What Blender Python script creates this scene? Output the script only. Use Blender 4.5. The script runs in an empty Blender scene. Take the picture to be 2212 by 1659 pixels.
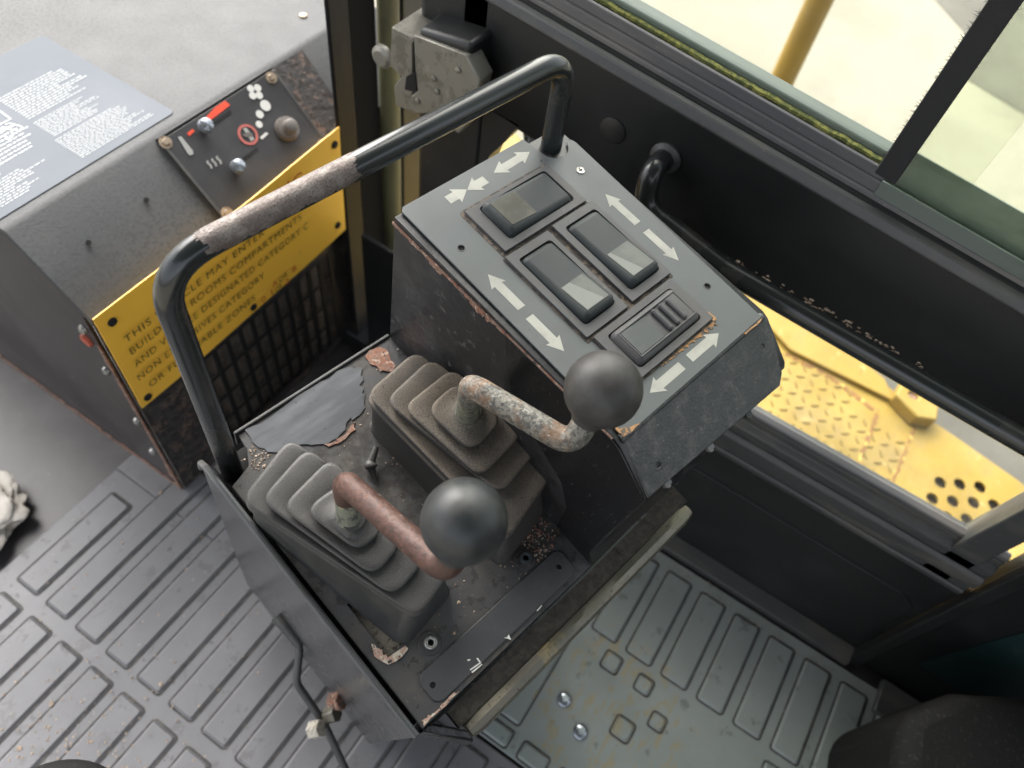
import bpy, bmesh, math, random
import numpy as np
from mathutils import Matrix, Vector

# ------------------------------------------------------------------ camera
# World: origin on the cab floor at the front corner of the heater box, z up, metres.
CAM_R = np.array([[0.5412, -0.6633, 0.5168], [-0.8328, -0.5077, 0.2205], [0.1161, -0.5498, -0.8272]])
CAM_P = np.array([-0.2002, -0.5644, 1.0478])
FPX = 1610.0
CX, CY = 1106.0, 829.5
sc = bpy.context.scene
cd = bpy.data.cameras.new("camera")
cam = bpy.data.objects.new("camera", cd)
sc.collection.objects.link(cam)
u_, _, vt_ = np.linalg.svd(CAM_R)
RR = u_ @ vt_
m3 = Matrix([[RR[i][0], -RR[i][1], -RR[i][2]] for i in range(3)])
cam.matrix_world = Matrix.Translation(Vector(CAM_P)) @ m3.to_4x4()
cd.sensor_fit = 'HORIZONTAL'
cd.sensor_width = 36.0
cd.lens = FPX / 2212.0 * 36.0
cd.clip_start = 0.02
cd.clip_end = 400.0
cd.dof.use_dof = True
cd.dof.focus_distance = 0.50
cd.dof.aperture_fstop = 7.0
sc.camera = cam

# ------------------------------------------------------------------ light
w = bpy.data.worlds.new("World")
sc.world = w
w.use_nodes = True
nt = w.node_tree
bg = nt.nodes["Background"]
sky = nt.nodes.new("ShaderNodeTexSky")
sky.sky_type = 'NISHITA'
sky.sun_disc = False
SUN_EL, SUN_AZ = math.radians(46), math.radians(34)
sky.sun_elevation = SUN_EL
sky.sun_rotation = SUN_AZ
sky.air_density = 1.0
sky.dust_density = 5.0
hs = nt.nodes.new("ShaderNodeHueSaturation")
hs.inputs["Saturation"].default_value = 0.3
nt.links.new(sky.outputs[0], hs.inputs["Color"])
nt.links.new(hs.outputs[0], bg.inputs[0])
bg.inputs[1].default_value = 0.15
sl = bpy.data.lights.new("sun", 'SUN')
sl.energy = 1.5
sl.angle = math.radians(75)
sl.color = (1.0, 0.96, 0.9)
sun = bpy.data.objects.new("sun", sl)
sc.collection.objects.link(sun)
sd = Vector((math.sin(SUN_AZ) * math.cos(SUN_EL), math.cos(SUN_AZ) * math.cos(SUN_EL), math.sin(SUN_EL)))
sun.rotation_euler = sd.to_track_quat('Z', 'Y').to_euler()
sc.view_settings.view_transform = 'Standard'
sc.view_settings.look = 'None'
sc.view_settings.gamma = 1.0
sc.view_settings.exposure = 1.9

# ------------------------------------------------------------------ frames
def nrm(v):
    v = np.array(v, float)
    return v / np.linalg.norm(v)

class Frame:
    def __init__(s, o, ex, ey, ez):
        s.o = np.array(o, float)
        s.M = np.array([nrm(ex), nrm(ey), nrm(ez)])
    def mat(s):
        m = Matrix.Identity(4)
        for i in range(3):
            for j in range(3):
                m[j][i] = s.M[i][j]
            m[i][3] = s.o[i]
        return m
    def loc(s, w): return s.M @ (np.array(w) - s.o)
    def wld(s, l): return s.o + s.M.T @ np.array(l, float)
    def at(s, px, py, h=0.0, ax=2):
        """where the line of sight through a photo point meets the local plane (axis ax = h)"""
        d = RR @ np.array([px - CX, py - CY, FPX])
        dl = s.M @ d
        cl = s.loc(CAM_P)
        t = (h - cl[ax]) / dl[ax]
        return cl + dl * t
    def near(s, px, py, depth):
        return s.loc(CAM_P + RR @ np.array([px - CX, py - CY, FPX]) * depth / FPX)

CAB = Frame((0, 0, 0), (1, 0, 0), (0, 1, 0), (0, 0, 1))
t10 = math.radians(10)
XC = np.array([0.9749, -0.2227, 0.0]); YC = np.array([0.2227, 0.9749, 0.0]); UP = np.array([0, 0, 1.0])
DO = np.array([-0.1278, -0.5218, 0.5])
DECK = Frame(DO, XC, YC * math.cos(t10) + UP * math.sin(t10), -YC * math.sin(t10) + UP * math.cos(t10))
b_deck = np.array([0.170, 0.0540, 0.1577]); d_deck = nrm([0, 0.9979, -0.0651])
PB = DECK.wld(b_deck); PD = DECK.M.T @ d_deck
PAN = Frame(PB, XC, PD, np.cross(XC, PD))
CON = Frame(DO, XC, YC, UP)

def z4(x, y): return (820.9 + .3906 * x, 302.4 + .3906 * y)

# ------------------------------------------------------------------ materials
MATS = {}
def mat(name, col, rough=0.5, metal=0.0, layers=(), bumps=(), coat=0.0, spec=0.5, sheen=0.0, rvar=0.0):
    if name in MATS: return MATS[name]
    m = bpy.data.materials.new(name); m.use_nodes = True
    nt = m.node_tree; N = nt.nodes; L = nt.links
    p = N["Principled BSDF"]
    tc = N.new("ShaderNodeTexCoord")
    def noise(scale, detail=6, stretch=None, dist=0.0, rough_=0.6, off=0.0):
        n = N.new("ShaderNodeTexNoise"); n.inputs["Scale"].default_value = scale
        n.inputs["Detail"].default_value = detail; n.inputs["Roughness"].default_value = rough_
        n.inputs["Distortion"].default_value = dist
        mp = N.new("ShaderNodeMapping")
        mp.inputs["Location"].default_value = (off, off * .7, off * 1.3)
        if stretch: mp.inputs["Scale"].default_value = stretch
        L.new(tc.outputs["Object"], mp.inputs[0]); L.new(mp.outputs[0], n.inputs[0])
        return n.outputs[0]
    def ramp(src, lo, hi):
        r = N.new("ShaderNodeMapRange"); r.inputs[1].default_value = lo; r.inputs[2].default_value = hi
        L.new(src, r.inputs[0]); return r.outputs[0]
    colo = None; ro = None; me = None
    def mixc(fac, a, b):
        x = N.new("ShaderNodeMix"); x.data_type = 'RGBA'; L.new(fac, x.inputs[0])
        if isinstance(a, tuple): x.inputs[6].default_value = (*a, 1)
        else: L.new(a, x.inputs[6])
        x.inputs[7].default_value = (*b, 1)
        return x.outputs[2]
    def mixf(fac, a, b):
        x = N.new("ShaderNodeMix"); x.data_type = 'FLOAT'; L.new(fac, x.inputs[0])
        if isinstance(a, (int, float)): x.inputs[2].default_value = a
        else: L.new(a, x.inputs[2])
        x.inputs[3].default_value = b
        return x.outputs[0]
    c, r, me = tuple(col), rough, metal
    for i, l in enumerate(layers):
        src = noise(l.get('scale', 20), l.get('detail', 6), l.get('stretch'), l.get('dist', 0), l.get('nr', .6), off=3.1 * i + l.get('off', 0))
        f = ramp(src, l.get('lo', .5), l.get('hi', .6))
        if l.get('amt', 1) != 1:
            mm = N.new("ShaderNodeMath"); mm.operation = 'MULTIPLY'; L.new(f, mm.inputs[0]); mm.inputs[1].default_value = l['amt']; f = mm.outputs[0]
        if 'up' in l:   # only where the face looks up: dust that settles
            g = N.new("ShaderNodeNewGeometry"); s_ = N.new("ShaderNodeSeparateXYZ"); L.new(g.outputs["Normal"], s_.inputs[0])
            ff = ramp(s_.outputs[2], l['up'], min(1, l['up'] + .3))
            mm = N.new("ShaderNodeMath"); mm.operation = 'MULTIPLY'; L.new(f, mm.inputs[0]); L.new(ff, mm.inputs[1]); f = mm.outputs[0]
        if 'zone' in l:   # a worn patch round a point: (x,y,z,radius,soft)
            zx, zy, zz, zr, zs = l['zone']
            vm = N.new("ShaderNodeVectorMath"); vm.operation = 'DISTANCE'; L.new(tc.outputs["Object"], vm.inputs[0]); vm.inputs[1].default_value = (zx, zy, zz)
            ad = N.new("ShaderNodeMath"); ad.operation = 'MULTIPLY_ADD'; L.new(noise(l.get('zn', 60), 5), ad.inputs[0]); ad.inputs[1].default_value = zs * 2; L.new(vm.outputs["Value"], ad.inputs[2])
            ff = ramp(ad.outputs[0], zr + zs * 1.15, zr + zs * .85)
            mm = N.new("ShaderNodeMath"); mm.operation = 'MULTIPLY'; L.new(f, mm.inputs[0]); L.new(ff, mm.inputs[1]); f = mm.outputs[0]
        c = mixc(f, c, l['col'])
        if 'rough' in l: r = mixf(f, r, l['rough'])
        if 'metal' in l: me = mixf(f, me, l['metal'])
    if rvar:
        a = N.new("ShaderNodeMath"); a.operation = 'MULTIPLY_ADD'; L.new(noise(35, 8, off=9), a.inputs[0]); a.inputs[1].default_value = rvar
        if isinstance(r, (int, float)): a.inputs[2].default_value = r - rvar * .5
        else: L.new(r, a.inputs[2])
        r = a.outputs[0]
    for sock, v in (("Base Color", c), ("Roughness", r), ("Metallic", me)):
        if isinstance(v, tuple): p.inputs[sock].default_value = (*v, 1)
        elif isinstance(v, (int, float)): p.inputs[sock].default_value = v
        else: L.new(v, p.inputs[sock])
    p.inputs["Specular IOR Level"].default_value = spec
    p.inputs["Coat Weight"].default_value = coat
    prev = None
    for i, (s_, st, dist) in enumerate(bumps):
        bn = N.new("ShaderNodeBump"); bn.inputs["Strength"].default_value = st; bn.inputs["Distance"].default_value = dist
        L.new(noise(s_, 4, off=5 + i), bn.inputs["Height"])
        if prev: L.new(prev, bn.inputs["Normal"])
        prev = bn.outputs[0]
    if prev: L.new(prev, p.inputs["Normal"])
    MATS[name] = m
    return m

RUST = (0.20, 0.085, 0.04); RUSTL = (0.36, 0.19, 0.11); DUST = (0.16, 0.135, 0.105)
def spk(col, scale, thr, amt=1.0, **k):
    d = dict(col=col, scale=scale, lo=thr, hi=thr + .04, amt=amt, detail=3); d.update(k); return d

M_deck = mat('crinkled black deck paint', (0.036, 0.036, 0.037), .5, layers=[
    dict(col=(0.085, 0.088, 0.092), scale=9, lo=.42, hi=.7, amt=.6, rough=.6),
    dict(col=(0.10, 0.085, 0.065), scale=26, lo=.5, hi=.72, amt=.6, rough=.85),
    dict(col=(0.020, 0.017, 0.014), scale=120, lo=.40, hi=.62, detail=8, zone=(.10, .16, 0, .055, .03), amt=.9, rough=.7), dict(col=(0.022, 0.019, 0.016), scale=120, lo=.40, hi=.62, detail=8, zone=(.155, .05, 0, .03, .02), amt=.9, rough=.7), spk((0.014, 0.013, 0.012), 90, .58, .7, rough=.5), spk(DUST, 420, .66, .8, rough=.9), spk((0.4, 0.36, 0.3), 700, .74, .8)],
    bumps=[(700, .5, .0006), (45, .4, .001)], rvar=.2)
M_film = mat('smooth grey paint film', (0.052, 0.057, 0.063), .36, layers=[dict(col=(0.085, 0.09, 0.10), scale=14, lo=.42, hi=.6, stretch=(1, 5, 1), rough=.42), spk((0.02, 0.02, 0.02), 260, .68)],
    bumps=[(30, .25, .0012), (220, .2, .0004)])
M_side = mat('glossy black side sheet', (0.03, 0.03, 0.032), .22, layers=[dict(col=(0.055, 0.055, 0.058), scale=6, lo=.4, hi=.7, rough=.32), spk(DUST, 300, .68, .6)], bumps=[(20, .1, .001)])
M_boxside = mat('scuffed black housing side', (0.016, 0.016, 0.017), .33, layers=[
    dict(col=(0.065, 0.066, 0.068), scale=16, lo=.47, hi=.72, amt=.8, rough=.6, detail=10, nr=.7),
    spk((0.12, 0.115, 0.11), 120, .6, .35, detail=8, rough=.8), spk((0.2, 0.19, 0.17), 480, .7, .6)], bumps=[(300, .25, .0004), (14, .35, .004)])
M_gloss = mat('glossy black sheet', (0.010, 0.010, 0.011), .25, layers=[spk((.09, .085, .08), 90, .64, .3, detail=8, stretch=(1, 4, 1), rough=.6)], bumps=[(22, .4, .004)])
M_crinkle = mat('crackle black front flap', (0.035, 0.037, 0.037), .42, layers=[
    dict(col=(0.10, 0.10, 0.098), scale=55, lo=.5, hi=.66, detail=10, nr=.72, rough=.6, amt=.8),
    spk((0.2, 0.2, 0.19), 170, .62, .5, detail=8, nr=.7, stretch=(1, 1.6, 1))], bumps=[(420, .7, .0009), (120, .4, .0009)])
M_plate = mat('grey green face plate', (0.070, 0.080, 0.082), .42, layers=[
    dict(col=(0.085, 0.09, 0.088), scale=14, lo=.42, hi=.68, amt=.6, rough=.55), dict(col=(0.065, 0.062, 0.062), scale=30, lo=.5, hi=.75, amt=.55),
    spk((0.02, 0.02, 0.02), 160, .72), spk((.3, .28, .25), 500, .74, .6)], bumps=[(900, .12, .0003)], rvar=.12)
M_groove = mat('dusty groove', (0.055, 0.048, 0.042), .9, layers=[spk((0.15, 0.12, 0.09), 160, .5, .8, detail=8), spk((.02, .02, .02), 300, .6)], bumps=[(300, .6, .0008)])
M_bezel = mat('dark grey switch bezel plastic', (0.062, 0.062, 0.064), .5, layers=[dict(col=(0.10, 0.092, 0.085), scale=40, lo=.5, hi=.72, amt=.6, rough=.75), spk((.18, .15, .11), 380, .68, .6)], bumps=[(800, .15, .0003)], rvar=.1)
M_rock = mat('charcoal rocker plastic', (0.034, 0.040, 0.041), .5, spec=.3, layers=[dict(col=(0.052, 0.055, 0.053), scale=35, lo=.5, hi=.7, amt=.5, rough=.5), spk((.14, .12, .1), 500, .7, .5)], bumps=[(1200, .1, .0002)], rvar=.1)
M_lens = mat('milky switch lens', (0.078, 0.085, 0.076), .5, spec=.3, layers=[dict(col=(0.105, 0.112, 0.10), scale=60, lo=.45, hi=.6, amt=.7)], bumps=[(150, .1, .0006)])
M_lens2 = mat('brighter lens flake', (0.155, 0.165, 0.15), .5, spec=.3, bumps=[(300, .2, .0004)])
M_lensd = mat('dark olive lens', (0.045, 0.043, 0.032), .45, spec=.3, layers=[dict(col=(0.085, 0.083, 0.068), scale=50, lo=.4, hi=.6)])
M_lensg = mat('slate grey lens', (0.062, 0.068, 0.068), .45, spec=.3, layers=[dict(col=(0.085, 0.088, 0.088), scale=70, lo=.45, hi=.7)])
M_arrow = mat('faded cream print', (0.33, 0.33, 0.29), .55, layers=[dict(col=(0.22, 0.22, 0.20), scale=70, lo=.48, hi=.7, detail=8, amt=.7), spk((.1, .1, .1), 350, .7, .6)])
M_black = mat('black void', (0.004, 0.004, 0.004), .8)
M_rust = mat('flaking rust', (0.21, 0.135, 0.105), .85, layers=[dict(col=(0.23, 0.105, 0.065), scale=200, lo=.45, hi=.6), spk((.45, .33, .26), 220, .58, .8), spk((.04, .03, .028), 260, .6)], bumps=[(400, .9, .0014)])
M_rusto = mat('orange rust bloom', (0.36, 0.20, 0.09), .9, layers=[spk((.09, .08, .07), 300, .52, .9, detail=8)], bumps=[(500, .7, .0008)])
M_tube = mat('satin black painted tube', (0.018, 0.021, 0.021), .24, layers=[
    dict(col=(0.05, 0.042, 0.038), scale=20, lo=.55, hi=.75, amt=.6, rough=.5), spk((.3, .3, .28), 420, .76, .6)], bumps=[(60, .05, .0006)], coat=.2)
M_worn = mat('bare worn pitted steel', (0.150, 0.124, 0.110), .40, metal=.4, layers=[
    dict(col=(0.23, 0.205, 0.185), scale=120, lo=.45, hi=.65, rough=.34), spk((0.06, 0.045, 0.04), 900, .52, .6, detail=6, rough=.8, metal=0.0), dict(col=(0.23, 0.13, 0.11), scale=35, lo=.55, hi=.7, amt=.8, rough=.7, metal=.1)],
    bumps=[(800, .7, .0009), (120, .3, .0008)])
M_rodr = mat('rust brown lever rod', (0.068, 0.034, 0.026), .38, metal=.3, layers=[
    dict(col=(0.12, 0.06, 0.044), scale=60, lo=.45, hi=.6, rough=.55, detail=10, nr=.75), spk((.36, .30, .26), 220, .58, .7, detail=8, zone=(.075, .10, .12, .035, .02)), spk((.05, .03, .025), 380, .55, .85, detail=6)], bumps=[(260, .7, .001)], rvar=.15)
M_rodg = mat('galvanised rod with rust bloom', (0.22, 0.21, 0.18), .5, metal=.35, layers=[
    spk((.06, .062, .06), 300, .48, .8, detail=10, nr=.75), dict(col=(0.26, 0.135, 0.065), scale=45, lo=.48, hi=.64, detail=9, nr=.7, amt=.8, rough=.7, metal=0.0), spk((.42, .41, .37), 320, .58, .7, detail=9, nr=.7)], bumps=[(300, .7, .0012)], rvar=.15)
M_stem = mat('pitted yellow zinc stem', (0.26, 0.27, 0.22), .4, metal=.5, layers=[spk((.09, .10, .09), 170, .52, .8, detail=8), spk((.5, .48, .30), 140, .6, .8)], bumps=[(350, .8, .0014)])
M_rubber = mat('black rubber boot', (0.034, 0.035, 0.036), .42, layers=[
    dict(col=(0.075, 0.072, 0.066), scale=25, lo=.42, hi=.68, amt=.6, rough=.7), spk((0.12, 0.10, 0.075), 1500, .54, .5, detail=2, up=.3, rough=.9), spk((0.02, .02, .02), 400, .66, .6)], bumps=[(900, .45, .0006), (70, .15, .001)])
M_rubberd = mat('dusty black rubber boot', (0.045, 0.043, 0.041), .6, layers=[
    dict(col=(0.115, 0.095, 0.075), scale=22, lo=.38, hi=.62, amt=.85, rough=.85, up=.2), spk((0.19, 0.155, 0.11), 1500, .50, .65, detail=2, up=.3, rough=.9), spk((0.02, .02, .02), 400, .62, .7)], bumps=[(900, .6, .0008), (70, .15, .001)])
M_knob = mat('satin black ball', (0.018, 0.021, 0.022), .33, layers=[dict(col=(0.035, 0.036, 0.035), scale=70, lo=.45, hi=.7, rough=.42)], rvar=.12, bumps=[(500, .03, .0003)])
M_knobm = mat('matt charcoal ball', (0.032, 0.030, 0.028), .5, layers=[dict(col=(0.055, 0.052, 0.05), scale=90, lo=.45, hi=.7), spk((.09, .08, .07), 700, .7, .4)], bumps=[(900, .1, .0003)])
M_rail = mat('brushed edge bar', (0.17, 0.16, 0.13), .36, metal=.6, layers=[dict(col=(0.22, 0.20, 0.15), scale=22, lo=.45, hi=.65, amt=.8), dict(col=(0.42, 0.33, 0.16), scale=12, lo=.62, hi=.68, amt=.7), spk((.08, .07, .05), 300, .62, .8)], bumps=[(500, .4, .0006)], rvar=.2)
M_tray = mat('dirt filled tray', (0.050, 0.043, 0.034), .85, layers=[spk((.08, .07, .056), 160, .5, .7, detail=8), spk((.022, .02, .018), 120, .56, .6, detail=8), spk((.25, .12, .08), 400, .7, .7)], bumps=[(250, .7, .0015)])
M_steel = mat('dull bolt steel', (0.36, 0.36, 0.34), .35, metal=.8, layers=[spk((.1, .08, .06), 300, .58, .8)])
M_clip = mat('clip metal', (0.16, 0.16, 0.155), .5, metal=.4)
M_chip = mat('chipped salmon primer', (.38, .25, .19), .8, layers=[spk((.5, .45, .35), 300, .5), spk((.05, .04, .04), 260, .56)], bumps=[(400, .5, .0006)])
M_grit = mat('grit crumbs', (0.22, 0.16, 0.11), .9, layers=[spk((.45, .38, .3), 900, .5, 1), spk((.10, .05, .035), 700, .55, 1)])
M_pale = mat('pale chipped underlay', (0.40, 0.37, 0.31), .7, layers=[spk((.09, .08, .06), 140, .55, .9, detail=8, stretch=(1, 3, 1)), spk((.6, .58, .52), 300, .6, .8)], bumps=[(250, .5, .001)])
M_heat = mat('textured dark grey heater paint', (0.060, 0.062, 0.063), .52, layers=[
    dict(col=(0.10, 0.10, 0.097), scale=3.2, lo=.4, hi=.65, rough=.65), spk((0.045, .045, .045), 300, .52, .55, detail=8), spk((.14, .135, .125), 340, .66, .4)], bumps=[(320, .35, .0009), (60, .15, .001)], rvar=.15, spec=.33)
M_heatw = mat('worn heater corner paint', (0.055, 0.052, 0.050), .45, layers=[spk((0.16, 0.11, 0.085), 50, .52, .7, detail=9, nr=.7), spk((.025, .022, .02), 90, .5, .8, detail=8), spk((.25, .15, .1), 120, .66, .7)], bumps=[(160, .6, .002)])
M_hside = mat('glossy brown black side', (0.030, 0.025, 0.024), .3, layers=[dict(col=(0.018, 0.014, 0.013), scale=5, lo=.45, hi=.65, rough=.35), spk((.25, .13, .08), 60, .68, .8)], bumps=[(18, .1, .003)], spec=.22)
M_dark = mat('flat black cab paint', (0.012, 0.013, 0.013), .4, layers=[dict(col=(0.03, 0.03, 0.03), scale=8, lo=.5, hi=.7, amt=.6), spk((.16, .13, .09), 90, .7, .7, detail=8)], bumps=[(300, .2, .0008)], rvar=.15)
M_post = mat('glossy charcoal post', (0.018, 0.018, 0.019), .3, layers=[dict(col=(0.05, 0.035, 0.03), scale=12, lo=.5, hi=.7, stretch=(1, 1, .2), rough=.4)], rvar=.1, spec=.12)
M_edge = mat('worn satin black edging', (0.05, 0.052, 0.052), .35, layers=[dict(col=(0.12, 0.11, 0.09), scale=30, lo=.5, hi=.68, amt=.6, stretch=(1, .3, 1), rough=.55), spk((.25, .2, .15), 200, .7, .6)], bumps=[(180, .3, .001)], rvar=.2)
M_seal = mat('olive rubber seal', (0.13, 0.125, 0.06), .55, layers=[dict(col=(0.06, 0.055, 0.035), scale=9, lo=.45, hi=.6, stretch=(1, 1, .3))])
M_track = mat('ribbed window track rubber', (0.085, 0.085, 0.09), .45, layers=[dict(col=(0.14, 0.13, 0.12), scale=30, lo=.45, hi=.65, stretch=(1, .2, 1), amt=.7), spk((.3, .27, .22), 400, .68, .6)], rvar=.15)
M_moss = mat('green moss line', (0.09, 0.105, 0.03), .9, layers=[spk((.2, .2, .05), 200, .5)], bumps=[(400, .8, .002)])
M_felt = mat('black felt strip', (0.018, 0.018, 0.019), .8, bumps=[(900, .5, .0006)])
M_gedge = mat('dirty green glass foot', (0.11, 0.135, 0.12), .35, layers=[dict(col=(0.06, 0.08, 0.07), scale=14, lo=.45, hi=.6, stretch=(1, .3, 1.5)), dict(col=(0.17, 0.19, 0.16), scale=30, lo=.55, hi=.7, amt=.7, stretch=(1, .3, 1.5)), dict(col=(0.10, 0.17, 0.03), scale=10, lo=.56, hi=.62, amt=.8, stretch=(1, .2, 2))])
M_latch = mat('cast zinc latch', (0.24, 0.23, 0.195), .45, metal=.45, layers=[spk((.11, .10, .08), 45, .52, .5, detail=9, nr=.7), spk((.36, .35, .31), 90, .64, .35), dict(col=(.3, .2, .15), scale=30, lo=.66, hi=.7)], bumps=[(200, .4, .001)], rvar=.2)
M_sign = mat('sun yellow enamel', (0.97, 0.56, 0.065), .4, layers=[dict(col=(0.93, 0.49, 0.055), scale=9, lo=.4, hi=.7, amt=.7), spk((.35, .2, .04), 70, .68, .6, detail=8)], bumps=[(40, .1, .002)])
M_signt = mat('black sign lettering', (0.05, 0.04, 0.015), .5, layers=[spk((.45, .27, .04), 200, .56, .7)])
M_signr = mat('red sign lettering', (0.45, 0.05, 0.02), .5)
M_stick = mat('silver grey sticker', (0.115, 0.128, 0.142), .75, layers=[dict(col=(0.14, 0.15, 0.165), scale=6, lo=.4, hi=.65)], spec=.12)
M_print = mat('white sticker print', (0.46, 0.47, 0.47), .8, spec=.1)
M_panelk = mat('black control panel', (0.030, 0.030, 0.031), .45, layers=[dict(col=(0.055, 0.052, 0.05), scale=14, lo=.45, hi=.7)], rvar=.1)
M_red = mat('red print', (0.72, 0.075, 0.03), .5)
M_redp = mat('faded red print', (0.45, 0.12, 0.10), .5)
M_white = mat('white print', (0.62, 0.62, 0.58), .5)
M_greyp = mat('grey print', (0.33, 0.33, 0.31), .5)
M_chrome = mat('shiny domed knob', (0.34, 0.37, 0.40), .16, metal=.7)
M_dial = mat('worn plastic dial', (0.13, 0.115, 0.10), .35)
M_tan = mat('tarnished brass screw', (.30, .24, .17), .55, metal=.3, layers=[spk((.12, .08, .05), 200, .55, .8)])
M_grille = mat('black grille bars', (0.012, 0.012, 0.012), .5)
M_core = mat('dusty radiator core', (0.22, 0.185, 0.155), .85, layers=[spk((.13, .11, .09), 60, .5, .7, detail=8)])
M_floor = mat('bare black cab floor', (0.022, 0.020, 0.021), .38, layers=[dict(col=(0.06, 0.056, 0.056), scale=7, lo=.45, hi=.7, rough=.4), spk((.25, .14, .09), 40, .7, .6)], bumps=[(12, .15, .004)])
M_gdirtshade = mat('dark groove dirt and shade', (0.035, 0.033, 0.032), .7, layers=[spk((.09, .08, .07), 80, .55, .7, detail=8)])
M_mat = mat('grey rubber floor mat', (0.118, 0.118, 0.124), .36, layers=[dict(col=(0.16, 0.16, 0.166), scale=5, lo=.4, hi=.7, rough=.4), spk((.3, .26, .22), 110, .68, .6, detail=8), spk((.08, .075, .075), 34, .58, .5, detail=9, nr=.7), spk((.04, .035, .035), 60, .66, .5)], bumps=[(26, .12, .003), (300, .1, .0006)], rvar=.15)
M_matg = mat('rubber floor mat with green skylight tint', (0.175, 0.20, 0.19), .34, layers=[dict(col=(0.22, 0.245, 0.235), scale=6, lo=.4, hi=.7, rough=.45), spk((.07, .07, .06), 30, .6, .5, detail=9), dict(col=(.26, .19, .06), scale=40, lo=.50, hi=.60, zone=(.09, -.68, 0, .10, .07), amt=.5, stretch=(1, 2.5, 1))], bumps=[(26, .12, .003), (300, .1, .0006)], rvar=.2)  # green tint puts skylight from the door into the mat colour
M_yel = mat('sun faded yellow machine paint', (0.29, 0.19, 0.028), .6, layers=[dict(col=(0.33, 0.23, 0.055), scale=6, lo=.4, hi=.7), dict(col=(.24, .17, .07), scale=11, lo=.52, hi=.72, detail=9, nr=.7, amt=.7), spk((.10, .055, .025), 50, .63, .8, detail=9, nr=.7), spk((.35, .16, .06), 20, .68, .8, detail=9, nr=.7), dict(col=(.45, .36, .16), scale=30, lo=.6, hi=.75, amt=.6)], bumps=[(80, .2, .002)])
M_yrust = mat('rusty seam', (0.22, 0.11, 0.04), .9, layers=[spk((.6, .42, .1), 60, .56)])
M_conc = mat('pale concrete yard', (0.245, 0.232, 0.185), .9, layers=[dict(col=(0.205, 0.19, 0.145), scale=.9, lo=.45, hi=.62, amt=.8), dict(col=(.18, .15, .11), scale=3.2, lo=.64, hi=.74, amt=.45), spk((.3, .27, .22), 14, .66, .4, detail=8)], bumps=[(30, .3, .01)])
M_conc2 = mat('darker yard grey', (0.11, 0.105, 0.09), .9, layers=[dict(col=(0.085, 0.08, 0.068), scale=1.6, lo=.45, hi=.6)], bumps=[(30, .3, .01)])
M_cloth = mat('dirty white cloth', (0.52, 0.49, 0.44), .9, layers=[spk((.2, .16, .12), 30, .56, .7, detail=8)], bumps=[(80, .5, .003)])
M_vinyl = mat('black seat vinyl', (0.007, 0.007, 0.007), .75, layers=[spk((.03, .028, .026), 200, .6, .6)], bumps=[(400, .3, .001)], spec=.2)
M_teal = mat('dark teal sheet', (0.012, 0.028, 0.028), .35, layers=[spk((.05, .06, .06), 60, .62, .5)])
M_flat = mat('matt black recess', (0.010, 0.010, 0.010), .8, spec=.1)
M_roof = mat('dark shade roof', (0.05, 0.05, 0.05), .8)
M_petal = mat('dry leaf brown', (0.25, 0.11, 0.08), .8)

def glass(name, tint, refl=.06):
    m = bpy.data.materials.new(name); m.use_nodes = True
    nt = m.node_tree; N = nt.nodes; L = nt.links
    N.remove(N["Principled BSDF"])
    out = N["Material Output"]
    tr = N.new("ShaderNodeBsdfTransparent"); tr.inputs[0].default_value = (*tint, 1)
    gl = N.new("ShaderNodeBsdfGlossy"); gl.inputs["Roughness"].default_value = .03
    fr = N.new("ShaderNodeFresnel"); gm = N.new("ShaderNodeNewGeometry"); im = N.new("ShaderNodeMapRange"); im.inputs[3].default_value = 1.45; im.inputs[4].default_value = 1 / 1.45
    L.new(gm.outputs["Backfacing"], im.inputs[0]); L.new(im.outputs[0], fr.inputs[0])
    mx = N.new("ShaderNodeMixShader"); L.new(fr.outputs[0], mx.inputs[0]); L.new(tr.outputs[0], mx.inputs[1]); L.new(gl.outputs[0], mx.inputs[2])
    df = N.new("ShaderNodeBsdfDiffuse"); df.inputs[0].default_value = (.5, .5, .42, 1)
    nz = N.new("ShaderNodeTexNoise"); nz.inputs["Scale"].default_value = 9; nz.inputs["Detail"].default_value = 8
    tc = N.new("ShaderNodeTexCoord"); L.new(tc.outputs["Object"], nz.inputs[0])
    mr = N.new("ShaderNodeMapRange"); mr.inputs[1].default_value = .52; mr.inputs[2].default_value = .75; mr.inputs[4].default_value = .18
    L.new(nz.outputs[0], mr.inputs[0])
    m2 = N.new("ShaderNodeMixShader"); L.new(mr.outputs[0], m2.inputs[0]); L.new(mx.outputs[0], m2.inputs[1]); L.new(df.outputs[0], m2.inputs[2])
    L.new(m2.outputs[0], out.inputs[0])
    return m
M_glass = glass('window glass', (.97, .98, .95))
M_glassg = glass('green tinted glass', (.91, .945, .87))

# ------------------------------------------------------------------ mesh building
def link(o, parent=None):
    sc.collection.objects.link(o)
    if parent is not None: o.parent = parent
    return o

def tag(o, label=None, cat=None, group=None, kind=None):
    if label: o['label'] = label
    if cat: o['category'] = cat
    if group: o['group'] = group
    if kind: o['kind'] = kind
    return o

def thing(name, frame, label, cat, group=None, shift=None):
    o = bpy.data.objects.new(name, None)
    sc.collection.objects.link(o)
    o.empty_display_size = .02
    o.matrix_world = frame.mat()
    return tag(o, label, cat, group)

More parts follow.
